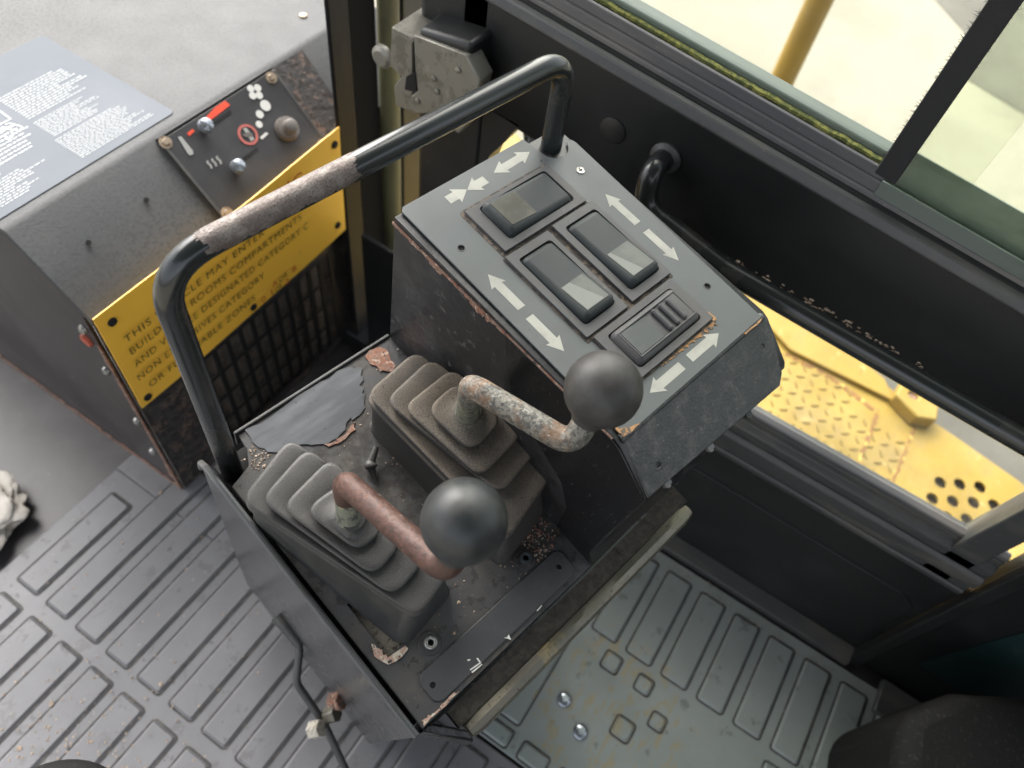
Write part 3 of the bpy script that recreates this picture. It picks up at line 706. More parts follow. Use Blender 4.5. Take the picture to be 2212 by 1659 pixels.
strip('outer_track', [(XD + .028, .700), (XD + .028, .7110), (XD + .038, .7150), (XD + .038, .700)], YA, -.62, mat('grey green outer rail', (.13, .16, .14), .4, rvar=.1), bevel=.001)
# panes
def pane(name, x, y0, y1, z0, z1, m, th=.005):
    g = MB(); g.hexa([(x, y0, dz(y0, z0)), (x + th, y0, dz(y0, z0)), (x + th, y1, dz(y1, z0)), (x, y1, dz(y1, z0)), (x, y0, z1), (x + th, y0, z1), (x + th, y1, z1), (x, y1, z1)])
    return g.build(name, m, dr)
pane('window_pane', XD + .0275, YA, -.655, .70, 1.5, M_glass, .004)
pane('window_pane', XD + .013, -.600, -1.02, .69, 1.5, M_glassg, .004)
strip('glass_foot', [(XD + .0095, .672), (XD + .0105, .699), (XD + .0125, .699), (XD + .0125, .672)], -.597, -1.02, M_gedge, bevel=0)
strip('glass_foot', [(XD + .0185, .680), (XD + .0285, .722), (XD + .0300, .722), (XD + .0220, .680)], -.600, -1.02, M_gedge, bevel=0)
g = MB(); g.hexa([(XD + .004, -.588, .689), (XD + .012, -.588, .689), (XD + .012, -.606, .687), (XD + .004, -.606, .687), (XD + .004, -.588, 1.5), (XD + .012, -.588, 1.5), (XD + .012, -.606, 1.5), (XD + .004, -.606, 1.5)])
fs = g.build('felt_strip', M_felt, dr, .001)
g = MB(); rr = random.Random(8)
for i in range(260):
    z = rr.uniform(.70, 1.02); l_ = rr.uniform(.001, .0035) * (1 if rr.random() < .8 else 1.5); dzz = rr.uniform(-.002, .002); x = XD + rr.uniform(.005, .011)
    left = rr.random() < .72
    ya = -.588 if left else -.606; yb = ya + (l_ if left else -l_ * .6)
    g.poly([(x, ya, z), (x, ya, z + .0004), (x + .0003, yb, z + dzz)])
g.build('felt_fibres', M_felt, fs, recalc=False)
# round blanking plug on the beam
p = CAB.at(1324, 282, XD, 0); g = MB(); pr = [(0, .0), (.0012, .0), (.0018, .001)]
g.tube([(XD + .001, p[1], p[2]), (XD - .0012, p[1], p[2]), (XD - .0018, p[1], p[2])], [.0135, .013, .0115], 32); g.build('round_plug', M_dark, dr)
# grab handle (bent tube)
def T(px, py, d): return tuple(CAB.near(px, py, d))
pm = CAB.at(1438, 340, XD, 0)
h0 = CAB.at(1434, 480, .325, 0); h1 = CAB.at(1560, 578, .325, 0); h2 = CAB.at(2212, 955, .325, 0)
dirh = nrm(h2 - h1)
hp = fillet([tuple(pm + np.array([.004, 0, 0])), (.335, pm[1] + .002, pm[2] - .001), (.325, pm[1] - .005, h1[2] + .020), tuple(h1), tuple(h2 + dirh * .15)], {1: .015, 2: .03, 3: .05}, 8)
g = MB(); g.tube(hp, .0105, 20); gh = g.build('grab_handle', M_tube, dr)
g = MB(); g.tube([(XD + .001, pm[1], pm[2]), (XD - .002, pm[1], pm[2]), (XD - .005, pm[1], pm[2])], [.015, .015, .011], 20); g.build('handle_weld', M_edge, gh)
g = MB(); rr = random.Random(12)
for i in range(90):   # rust flakes caught along the top of the handle
    t = min(.97, abs(rr.gauss(.36, .16))); c = h1 + (h2 - h1) * t + np.array([rr.uniform(.004, .012), rr.uniform(-.002, .002), .0095 - rr.uniform(0, .004)])
    g.ball(c, rr.uniform(.0006, .0018), 1, .6, i, (1, 1.6, .5))
g.build('rust_flakes', M_grit, gh)
# lower sill and frame of the glazed opening
def sill(name, prof, m, y0=-.18, y1=-.925, bevel=.0015):
    g = MB(); g.loft([[(x, y, z) for x, z in prof] for y in (y0, y1)]); return g.build(name, m, dr, bevel)
sill('lower_sill', [(XD, .270), (XD, .330), (XD + .008, .336), (XD + .008, .346), (XD + .03, .346), (XD + .03, .270)], M_edge)
sill('sill_lip', [(XD - .006, .296), (XD - .006, .312), (XD - .0005, .318), (XD - .0005, .290)], M_edge)
sill('sill_lip', [(XD - .003, .270), (XD - .003, .276), (XD - .0005, .279), (XD - .0005, .266)], M_edge, bevel=.0008)
sill('opening_seal', [(XD + .0085, .3465), (XD + .0085, .352), (XD + .016, .355), (XD + .020, .352), (XD + .020, .3465)], M_track)
sill('lower_panel', [(XD + .006, .0), (XD + .006, .270), (XD + .012, .270), (XD + .012, .0)], M_dark, -.05, -.93, 0)
g = MB(); g.prism(rrect(-.92, .05, -.30, .20, .03), 0, .0015, fn=lambda y, z, t: (XD + .006 - t, y, z)); g.build('pressed_panel', M_dark, dr, .001)
sill('kick_edge', [(XD - .02, .0), (XD - .02, .014), (XD + .006, .018), (XD + .006, .0)], M_edge, -.05, -.93)
# front and rear uprights of the door
g = MB(); g.box((XD, -.232, .0), (XD + .05, -.150, .69)); g.build('front_upright', M_dark, dr, .006)
g = MB(); g.prism([(-.232, .575), (-.275, .575), (-.262, .548), (-.245, .52), (-.232, .47)], 0, .028, fn=lambda y, z, t: (XD + t, y, z)); g.build('corner_gusset', M_dark, dr)
g = MB(); g.hexa([(XD, -.872, .27), (XD + .03, -.872, .27), (XD + .03, -.905, .27), (XD, -.905, .27), (XD, -.885, .55), (XD + .03, -.885, .55), (XD + .03, -.915, .55), (XD, -.915, .55)])
g.build('rear_upright', M_edge, dr, .002)
g = MB(); g.box((XD - .012, -.945, .0), (XD + .001, -.929, .60)); g.build('rear_post', M_dark, dr, .002)
pane('lower_glass', XD + .016, -.232, -.873, .352, .56, M_glass, .003)
# loop of rod seen by the latch
g = MB(); g.tube(fillet([T(1060, 212, .80), T(1118, 238, .80), T(1140, 262, .79), T(1150, 330, .80)], .012), .007, 12); g.build('latch_rod', M_tube, dr)

# door latch
la = thing('door_latch', CAB, 'worn cast metal door latch block with black cover, at the top of the door post', 'latch')
def Z2(x, y): return (691.2 + .3516 * x, .3516 * y)
def lp(x, y, X_=.325): q = CAB.at(*Z2(x, y), X_, 0); return (q[1], q[2])
front = [lp(*q) for q in [(575, 215), (900, 340), (985, 500), (915, 760), (850, 825), (700, 700), (560, 700), (560, 590), (600, 560), (585, 430)]]
g = MB(); g.prism(front, 0, .022, fn=lambda y, z, t: (.325 + t, y, z)); g.build('latch_plate', M_latch, la, .0015)
back = [lp(*q, .335) for q in [(440, 180), (560, 235), (570, 440), (500, 470), (455, 530), (465, 660), (560, 700), (575, 560), (520, 540), (590, 430), (430, 410)]]
back = [lp(*q, .335) for q in [(440, 180), (565, 235), (565, 690), (465, 650), (455, 530), (500, 470), (430, 405)]]
g = MB(); g.prism(back, 0, .02, fn=lambda y, z, t: (.335 + t, y, z)); g.build('striker_plate', M_latch, la, .0015)
g = MB(); g.prism([lp(*q, .324) for q in [(530, 470), (585, 440), (590, 570), (520, 550)]], 0, .003, fn=lambda y, z, t: (.324 + t * .2, y, z)); g.build('latch_slot', M_black, la)
top = [lp(*q, .34) for q in [(440, 180), (575, 225), (760, 20), (600, 0)]]
a = CAB.at(*Z2(440, 178), .325, 0); b = CAB.at(*Z2(575, 215), .325, 0); c = CAB.at(*Z2(900, 330), .325, 0)
g = MB(); g.box((.325, b[1], a[2] - .004), (.44, a[1], a[2] + .002)); g.build('latch_top', M_latch, la, .001)
g = MB(); g.hexa([(.329, c[1], c[2] - .04), (.44, c[1], c[2] - .04), (.44, b[1] - .002, c[2] - .04), (.329, b[1] - .002, c[2] - .04), (.329, c[1] - .002, c[2] + .008), (.44, c[1] - .01, c[2] + .012), (.44, b[1] - .002, b[2] + .012), (.329, b[1] - .002, b[2] + .006)])
g.build('latch_cover', M_dark, la, .005, 3)
q = CAB.at(*Z2(395, 340), .345, 0); g = MB(); g.tube([(.345, q[1], q[2]), (.340, q[1], q[2]), (.337, q[1], q[2])], [.012, .012, .008], 18); g.build('latch_bolt', M_latch, la)
for (x, y) in ((700, 480), (850, 430), (600, 620), (720, 560)):
    q = CAB.at(*Z2(x, y), .325, 0); g = MB(); g.tube([(.3255, q[1], q[2]), (.3235, q[1], q[2]), (.3225, q[1], q[2])], [.0035, .0032, .001], 12); g.build('latch_rivet', M_latch, la)

# ================================================================== OUTSIDE
ZY = -.2
OUT = Frame((0, 0, ZY), (1, 0, 0), (0, 1, 0), (0, 0, 1))
ys = thing('side_step', OUT, 'yellow steel side step with tread pattern and round holes, outside the low opening', 'step')
def O(px, py): q = OUT.at(px, py, 0); return (q[0], q[1])
def ol(px, py): return O(1434.6 + .3516 * px, 518.4 + .3516 * py)   # crop6
e0 = np.array(O(1560, 548)); e1 = np.array(ol(1340, 870)); e2 = np.array(ol(1640, 1090)); e3 = np.array(O(2212, 1062)); e4 = np.array(ol(2212, 1520))
holes = []
for (px, py) in [(2032, 1042), (2074, 1046), (2015, 1077), (2059, 1083), (2104, 1086), (2148, 1091), (2002, 1106), (2046, 1118), (2089, 1122), (2132, 1128), (2118, 1052), (2190, 1100), (2175, 1132)]:
    x, y = O(px, py); holes.append(circ(x, y, .0125, 14))
outer = [tuple(e0), tuple(np.array(ol(700, 400))), tuple(e1), tuple(np.array(ol(1600, 1080))), tuple(np.array(ol(1780, 1200))), tuple(np.array(ol(2180, 1480))), (O(2300, 1120)), (.55, -1.5), (.55, .1), (1.10, .1)]
g = MB(); g.prism(outer, -.006, 0, holes); g.build('step_plate', M_yel, ys, .001)
g = MB(); g.box((.70, -1.6, -.03), (1.0, -.90, -.02)); g.build('under_tread', M_core, ys)
g = MB()
for i in range(20):
    for j in range(32):
        x = .56 + i * .026; y = -.20 - j * .026
        p_ = np.array([x, y])
        if not (y < -.18 and y > -.96 and x < 1.005 - (.05 if y < -.85 else 0)): continue
        a = .6 if (i + j) % 2 else .6 + math.pi / 2
        dx, dy = math.cos(a) * .0105, math.sin(a) * .0105; nx, ny = -dy * .3, dx * .3
        g.loft([[(x - dx, y - dy, 0), (x + nx, y + ny, 0), (x + dx, y + dy, 0), (x - nx, y - ny, 0)], [(x - dx * .8, y - dy * .8, .0022), (x + nx * .7, y + ny * .7, .0026), (x + dx * .8, y + dy * .8, .0022), (x - nx * .7, y - ny * .7, .0026)]], False, True)
g.build('tread_pattern', mat('shaded ochre tread', (.22, .15, .035), .6), ys)  # darker ochre paints in the shaded look of the tread marks
def seam(pts, wd, nm='rusty_seam', z=.001):
    g = MB(); rr = random.Random(len(pts) * 7)
    P_ = [np.array(ol(*q)) for q in pts]
    Q = []
    for a, b in zip(P_[:-1], P_[1:]):
        for k in range(12): Q.append(a + (b - a) * k / 12)
    Q.append(P_[-1]); L_, R_ = [], []
    for i, q in enumerate(Q):
        d = Q[min(i + 1, len(Q) - 1)] - Q[max(i - 1, 0)]; nn = np.array([-d[1], d[0]]) / np.linalg.norm(d)
        L_.append(tuple(q + nn * wd * rr.uniform(.3, 1.3))); R_.append(tuple(q - nn * wd * rr.uniform(.3, 1.3)))
    g.prism(L_ + R_[::-1], 0, z); return g.build(nm, M_yrust, ys)
seam([(740, 700), (930, 790), (1060, 870), (1310, 1060)], .006)
seam([(1310, 1070), (1230, 1270), (1170, 1440)], .005)
seam([(1540, 1150), (1440, 1400), (1370, 1560)], .004)
# raised outer flange with bolted lug
q0, q1, q2, q3 = ol(1390, 960), ol(1460, 860), ol(1620, 950), ol(1600, 1160)
lug = [ol(*q) for q in [(1370, 1000), (1450, 860), (1560, 880), (1640, 1010), (1620, 1160), (1500, 1140)]]
hx, hy = ol(1480, 1005)
g = MB(); g.prism(lug, .0005, .035, [circ(hx, hy, .011, 14)]); g.build('bolt_lug', M_yel, ys, .004)
g = MB(); g.cyl((hx, hy, .004), (0, 0, 1), .0105, .0105, .024, 6); g.build('lug_bolt', M_rust, ys)
g = MB(); f1 = np.array(ol(760, 690)); f2 = np.array(ol(1400, 1010)); oo = np.array(ol(1340, 870)) - f2
g.prism([tuple(f1), tuple(f2), tuple(f2 + oo), tuple(np.array(e0)), tuple(np.array(O(1480, 520)))], .0006, .012); g.build('outer_flange', M_yel, ys, .003)
# grey between the handle and the step is the yard sheet coloured as shade; yellow body part by the latch
g = MB(); q = [T(1015, 420, 1.35), T(1030, 240, 1.35), T(1075, 285, 1.35), T(1100, 330, 1.35), T(1130, 390, 1.35)]
cx_, cy_ = O(1040, 330)
yb = thing('machine_fender', OUT, 'small yellow curved fender glimpsed between door post and switch box', 'fender')
g = MB(); fp = [O(960, 430), O(1010, 220), O(1045, 240), O(1085, 262), O(1120, 290), O(1150, 330), O(1150, 420)]
g.prism(fp, -.25, .0); g.build('fender_top', M_yel, yb, .01)
# yellow handrail post outside the window
X5 = Frame((1.6, 0, 0), (1, 0, 0), (0, 1, 0), (0, 0, 1))
q = X5.at(1700, 150, 0, 0)
yp = thing('yellow_post', Frame((1.6, q[1], -1.2), (1, 0, 0), (0, 1, 0), (0, 0, 1)), 'upright yellow post standing in the yard outside the window', 'post')
g = MB(); g.tube([(0, 0, 0), (0, 0, 1.5), (0, 0, 3.0)], .030, 20); g.build('post_tube', mat('ochre yellow post paint', (.33, .215, .045), .5, layers=[dict(col=(.27, .18, .05), scale=4, lo=.45, hi=.6)]), yp)
g = MB(); g.prism(rrect(-.06, -.06, .06, .06, .01), 0, .012); g.build('base_plate', MATS['ochre yellow post paint'], yp)

# ================================================================== CONSOLE
cs = thing('control_console', DECK, 'black control console with four rocker switches, white arrows and bent guard rail, in the centre', 'control console')
def DK(px, py, h=0): q = DECK.at(px, py, h); return (q[0], q[1])
hole_l = [DK(750, 1306), DK(836, 1418), DK(873, 1390), DK(850, 1370), DK(775, 1290)]
sock = [circ(.0388, .0388, .0042, 12), circ(.1323, .0381, .0042, 12)]
g = MB(); g.prism([(.0, .0), (.1715, .0), (.1715, .0), (.1715, .247), (.024, .247), (.022, .243), (.022, .232), (.018, .223), (.004, .223), (0, .22)][:2] + [(.1715, .247), (.026, .247), (.024, .233), (.018, .222), (.0, .216)], -.003, 0, [hole_l])
g.build('deck_plate', M_deck, cs, .0008)
g = MB(); g.box((.001, .001, -.030), (.1705, .0035, -.0032)); g.build('deck_flange', M_edge, cs, .0007)
g = MB(); g.box((.024, .2475, -.020), (.170, .2500, .0022)); g.build('deck_flange', M_edge, cs, .0007)
g = MB(); g.box((.002, .20, -.05), (.03, .2465, -.028)); g.build('rail_socket', M_black, cs)
# side sheet with raised lip
g = MB(); lipy = [(-.001, -.46), (-.001, .0015), (.10, .0035), (.20, .004), (.234, .004), (.243, -.001), (.247, -.010), (.247, -.46)]
g.prism(lipy, -.0065, -.0035, fn=lambda y, z, x: (x, y, z)); g.build('side_sheet', M_side, cs, .001)
g = MB(); g.tube([(-.0062, .0, .0035), (-.0062, .10, .0048), (-.0062, .22, .0050), (-.0062, .238, .003), (-.0062, .246, -.006), (-.0062, .2485, -.02)], .0026, 10); g.build('edge_bead', mat('grey worn bead', (.055, .058, .06), .3, layers=[dict(col=(.05, .05, .05), scale=40, lo=.5, hi=.6)], rvar=.15), cs)
# body below the deck
g = MB(); g.box((-.0030, .004, -.46), (.30, .24, -.031)); g.build('console_body', M_gloss, cs)
# torn paint film, rust, chipped corner
film = [(.040, .2155), (.034, .225), (.030, .2455), (.060, .246), (.100, .246), (.128, .244), (.132, .236), (.124, .226), (.118, .214), (.108, .205), (.098, .207), (.086, .200), (.070, .204), (.056, .212)]
g = MB(); g.prism(ragged(film, .0018, 4, 11), .0001, .0011); g.build('paint_film', M_film, cs)
g = MB(); g.prism(ragged([(.141, .243), (.152, .246), (.160, .240), (.158, .226), (.150, .222), (.142, .230)], .0022, 3, 5), .0001, .0013); g.build('rust_patch', M_rust, cs); g = MB(); g.prism(ragged([(.070, .2015), (.088, .1985), (.100, .2035), (.096, .1985), (.080, .196)], .0014, 3, 6), .0001, .0012); g.build('rust_patch', M_rust, cs)
g = MB(); g.prism(ragged([DK(806, 1392), DK(812, 1425), DK(842, 1436), (DK(884, 1404)), DK(878, 1394), DK(838, 1422), DK(822, 1405)], .0012, 3, 8), .0001, .0010); g.build('chipped_paint', M_chip, cs); g = MB(); g.prism(ragged([(.002, .001), (.034, .0012), (.030, .0028), (.012, .003), (.003, .0045)], .0008, 5, 9), .0001, .0009); g.build('chipped_paint', M_chip, cs)
g = MB(); g.prism([(hole_l[0][0] - .002, hole_l[0][1]), (hole_l[1][0], hole_l[1][1] - .002), (hole_l[2][0] + .004, hole_l[2][1]), (hole_l[4][0] + .01, hole_l[4][1])], -.014, -.010)
g.build('pale_underlay', M_pale, cs)
# label plate and worn marks
lx0, lx1, ly0, ly1 = .0165, .1585, .0045, .0275
g = MB(); g.prism(rrect(lx0, ly0, lx1, ly1, .007), .0002, .0016, [circ(.0226, .0164, .0021, 12), circ(.149, .0164, .0021, 12)]); lpz = g.build('name_plate', mat('charcoal name plate', (.046, .047, .049), .45, layers=[dict(col=(.07, .07, .072), scale=40, lo=.5, hi=.7, amt=.6), spk((.2, .19, .18), 500, .7, .6)], bumps=[(500, .15, .0004)]), cs, .0003)
for hx_ in (.0226, .149):
    g = MB(); g.cyl((hx_, .0164, -.0002), (0, 0, 1), .0021, .0021, .0005, 12); g.build('screw_hole', M_black, lpz)
g = MB()
for q in ([(920, 1053), (985, 1008), (990, 1014), (925, 1060)], [(930, 1068), (995, 1018), (998, 1024), (936, 1076)], [(960, 985), (970, 982), (988, 1008), (980, 1012)], [(905, 992), (925, 990), (922, 998), (908, 1002)],
          [(1130, 858), (1150, 855), (1160, 838), (1175, 872)], [(1330, 692), (1362, 658), (1366, 662), (1336, 696)]):
    g = MB(); g.prism([DK(691.2 + .3516 * a, 1075.7 + .3516 * b, .0018) for a, b in q], .0017, .0019); g.build('worn_print', M_white, lpz)
# socket bolts
for i, (bx, by) in enumerate(((.0388, .0388), (.1323, .0381))):
    g = MB(); hexh = circ(0, 0, .0024, 6)
    g.prism(circ(bx, by, .0047, 24), .001, .0062, [[(bx + a, by + b) for a, b in hexh]]); bo = g.build('socket_bolt', M_steel if i == 0 else M_rock, cs, .0007)
    g = MB(); g.cyl((bx, by, .0012), (0, 0, 1), .0024, .0024, .0012, 6); g.build('hex_recess', M_black, bo)
    g = MB(); g.tube([(bx, by, .0001), (bx, by, .0008), (bx, by, .0012)], [.0085, .008, .0055], 20); g.build('washer', M_deck, bo)
# dirt tray and edge bar in front
g = MB(); g.hexa([(.006, -.003, -.030), (.30, -.003, -.030), (.30, -.001, -.030), (.006, -.001, -.030), (.006, -.003, -.004), (.168, -.003, -.006), (.168, -.001, -.006), (.006, -.001, -.004)]); g.build('front_apron', M_gloss, cs)
g = MB(); g.box((.022, -.0185, -.030), (.286, -.0035, -.0205)); g.box((.175, -.0035, -.030), (.286, .05, -.0205)); g.build('tray', M_tray, cs)
g = MB(); g.hexa([(.022, -.034, -.040), (.0225, -.024, -.040), (.004, .004, -.040), (-.004, .0, -.040), (.024, -.032, -.018), (.026, -.024, -.018), (.006, .001, -.008), (-.002, -.002, -.008)]); g.build('tray_end', M_gloss, cs, .002)
e = [(-.0040, -.004), (-.0028, .0018), (.0, .0036), (.0028, .0018), (.0036, -.004)]
g = MB(); rr = random.Random(6); rings = []
for i in range(28):
    x = .0255 + (.2820 - .0255) * i / 27; s_ = 1 if 0 < i < 27 else .75
    rings.append([(x, -.0242 + a * 2.0 * s_, -.0215 + b * s_ * 1.0 + rr.uniform(-.0001, .0001)) for a, b in e])
g.loft(rings); g.build('edge_bar', M_rail, cs, .0008)
g = MB(); g.prism(rrect(.205, -.015, .240, .02, .004), -.0204, -.0184); g.build('tray_tab', M_tray, cs)

# ---- switch box
bx = MB()
prof = [(.247, -.001), (.2628, .1385 + .0045), (b_deck[1], b_deck[2] - .0001), (.0485, .1560), (.0175, .1372), (.0145, .1330), (.0085, .018), (.0, .001), (.02, -.001)]
bx.prism(prof, .1700, .3290, fn=lambda y, z, x: (x, y, z)); bx.build('switch_box', M_boxside, cs, .0004)
# glossy lower part of the left side: curved sheet
gl = [(.150, .147), (.140, .120), (.128, .100), (.110, .085), (.085, .074), (.060, .062), (.045, .040), (.040, .003), (.004, .003), (.010, .018), (.0155, .1325), (.0175, .1365), (.0485, .1545), (.054, .156)]
g = MB(); g.prism(gl, .1688, .1698, fn=lambda y, z, x: (x, y, z)); g.build('gloss_sheet', M_gloss, cs, .0003)
# rusty flaking line under the plate edge
g = MB(); rr = random.Random(21); up_, lo_ = [], []
for i in range(120):
    y = .2635 - (.2635 - .056) * i / 119; z = .1385 + (.1577 - .1385) * i / 119 - .0006
    wd = .0016 + .0014 * rr.random() + (.0045 * max(0, math.sin(i * .13 + 1)) * rr.random() if 10 < i < 60 else 0) + (.003 if 22 < i < 30 else 0)
    up_.append((y, z)); lo_.append((y, z - wd))
g.prism(up_ + lo_[::-1], .1690, .1699, fn=lambda y, z, x: (x, y, z)); g.build('rust_line', M_rust, cs)

# face plate in its own plane
def PAd(o): o.matrix_local = cs.matrix_world.inverted() @ PAN.mat(); return o
bpy.context.view_layer.update()
INV = DECK.mat().inverted() @ PAN.mat()
def onpan(o): o.matrix_local = INV; return o
notch = [(.1250, .2130), (.1262, .200), (.1285, .190), (.1325, .1855), (.1400, .1838), (.1455, .1850), (.1495, .1885), (.1520, .1925)]
outer = [(.0045, -.0025), (.1525, -.0025), (.1575, .1890), (.1560, .1950)][:2] + [(.1582, .1885), (.1570, .1925), (.1520, .1925)] + notch[::-1][1:] + [(.1230, .2130), (.0085, .2115), (.0055, .2085)]
rec = (.0385, .0162, .1265, .1860)
sw_holes = [circ(.0183, .1625, .0024, 14), circ(.1396, .0384, .0024, 14), rrect(.0440, .0210, .1180, .0560, .002, 2), rrect(.0400, .0640, .0735, .136, .002, 2), rrect(.0865, .0655, .1205, .136, .002, 2), rrect(.0450, .1460, .1170, .1820, .002, 2)]
g = MB(); g.prism(outer, .0, .0016, sw_holes[:2]); fp_ = onpan(g.build('face_plate', M_plate, cs, .0003))
for hx_, hy_ in ((.0183, .1625), (.1396, .0384)):
    g = MB(); g.cyl((hx_, hy_, -.0009), (0, 0, 1), .0026, .0026, .0014, 14); g.build('screw_hole', M_black, fp_)
    g = MB(); g.prism(circ(hx_, hy_, .0031, 18), .0016, .0018, [circ(hx_, hy_, .0024, 18)]); g.build('hole_rim', M_bezel, fp_)
g = MB(); sx, sy = .1399, .1661
cross = [(-.0003, -.0018), (.0003, -.0018), (.0003, -.0003), (.0018, -.0003), (.0018, .0003), (.0003, .0003), (.0003, .0018), (-.0003, .0018), (-.0003, .0003), (-.0018, .0003), (-.0018, -.0003), (-.0003, -.0003)]
g.prism(circ(sx, sy, .0034, 20), .0012, .0023, [[(sx + a, sy + b) for a, b in cross]]); sc_ = g.build('cross_screw', M_steel, fp_, .0003)
# dusty recess under the switches (sits on the plate as a shallow field)
g = MB(); g.prism([(.0365, .184), (.0365, .139), (.0345, .139), (.0345, .0575), (.0385, .0575), (.0385, .0165), (.1215, .0165), (.1215, .0590), (.1250, .0590), (.1250, .1410), (.1215, .1410), (.1215, .186), (.0385, .186)], .0016, .0019); g.build('dusty_field', M_groove, fp_)
# arrows
def arrow(x, y, ang, length, sw_, hw, hl):
    c, s_ = math.cos(ang), math.sin(ang)
    pts = [(0, -sw_ / 2), (length - hl, -sw_ / 2), (length - hl - .0006, -hw / 2), (length, 0), (length - hl - .0006, hw / 2), (length - hl, sw_ / 2), (0, sw_ / 2)]
    return [(x + a * c - b * s_, y + a * s_ + b * c) for a, b in pts]
PI = math.pi
SWd, HW, HL = .0066, .0125, .0100
arr = [arrow(.1392, .1064, PI / 2, .0330, SWd, HW, HL), arrow(.1392, .0981, -PI / 2, .0325, SWd, HW, HL), arrow(.0183, .1035, PI / 2, .0325, SWd, HW, HL), arrow(.0177, .0956, -PI / 2, .0325, SWd, HW, HL),
       arrow(.0822, .0083, 0, .0327, SWd, HW, HL), arrow(.0738, .0079, PI, .0330, SWd, HW, HL),
       arrow(.0379, .1990, 0, .0178, .0072, .0140, .0100), arrow(.0735, .1985, PI, .0178, .0072, .0140, .0100)]
for a in arr:
    g = MB(); g.prism(a, .0016, .00175); g.build('arrow_mark', M_arrow, fp_)
y_ = .2000; d2 = [(.0826, y_), (.0936, y_ - .0064), (.0930, y_ - .0034), (.1092, y_ - .0028), (.1088, y_ - .0058), (.1200, y_ + .0007), (.1092, y_ + .0068), (.1094, y_ + .0036), (.0932, y_ + .0032), (.0938, y_ + .0064)]
g = MB(); g.prism(d2, .0016, .00175); g.build('arrow_mark', M_arrow, fp_)
# rust bloom below the lowest switch and at the plate edge
g = MB(); rr = random.Random(31)
pu = [(.062 + .058 * i / 40, .0166) for i in range(41)]; pd = [(.062 + .058 * i / 40, .0166 - (.0006 + .0026 * rr.random() * (0.35 + i / 40))) for i in range(41)]
g.prism(pu + pd[::-1], .00165, .0021)
g.prism(ragged([(.1195, .0165), (.1225, .0165), (.1225, .0235), (.1200, .0240)], .0008, 4, 3), .00165, .0021)
g.build('rust_bloom', M_rusto, fp_)
g = MB(); g.prism(ragged([(.0045, -.0025), (.0045, .007), (.0065, .0035), (.0110, .0), (.0190, -.0018), (.0190, -.0026)], .0007, 4, 13), .0014, .0019); g.build('rust_chip', M_rusto, fp_); g = MB(); g.prism(ragged([(.1300, -.0030), (.1520, -.0032), (.1500, -.0044), (.1320, -.0042)], .0005, 4, 14), .0, .0012); g.build('rust_chip', M_rusto, fp_)

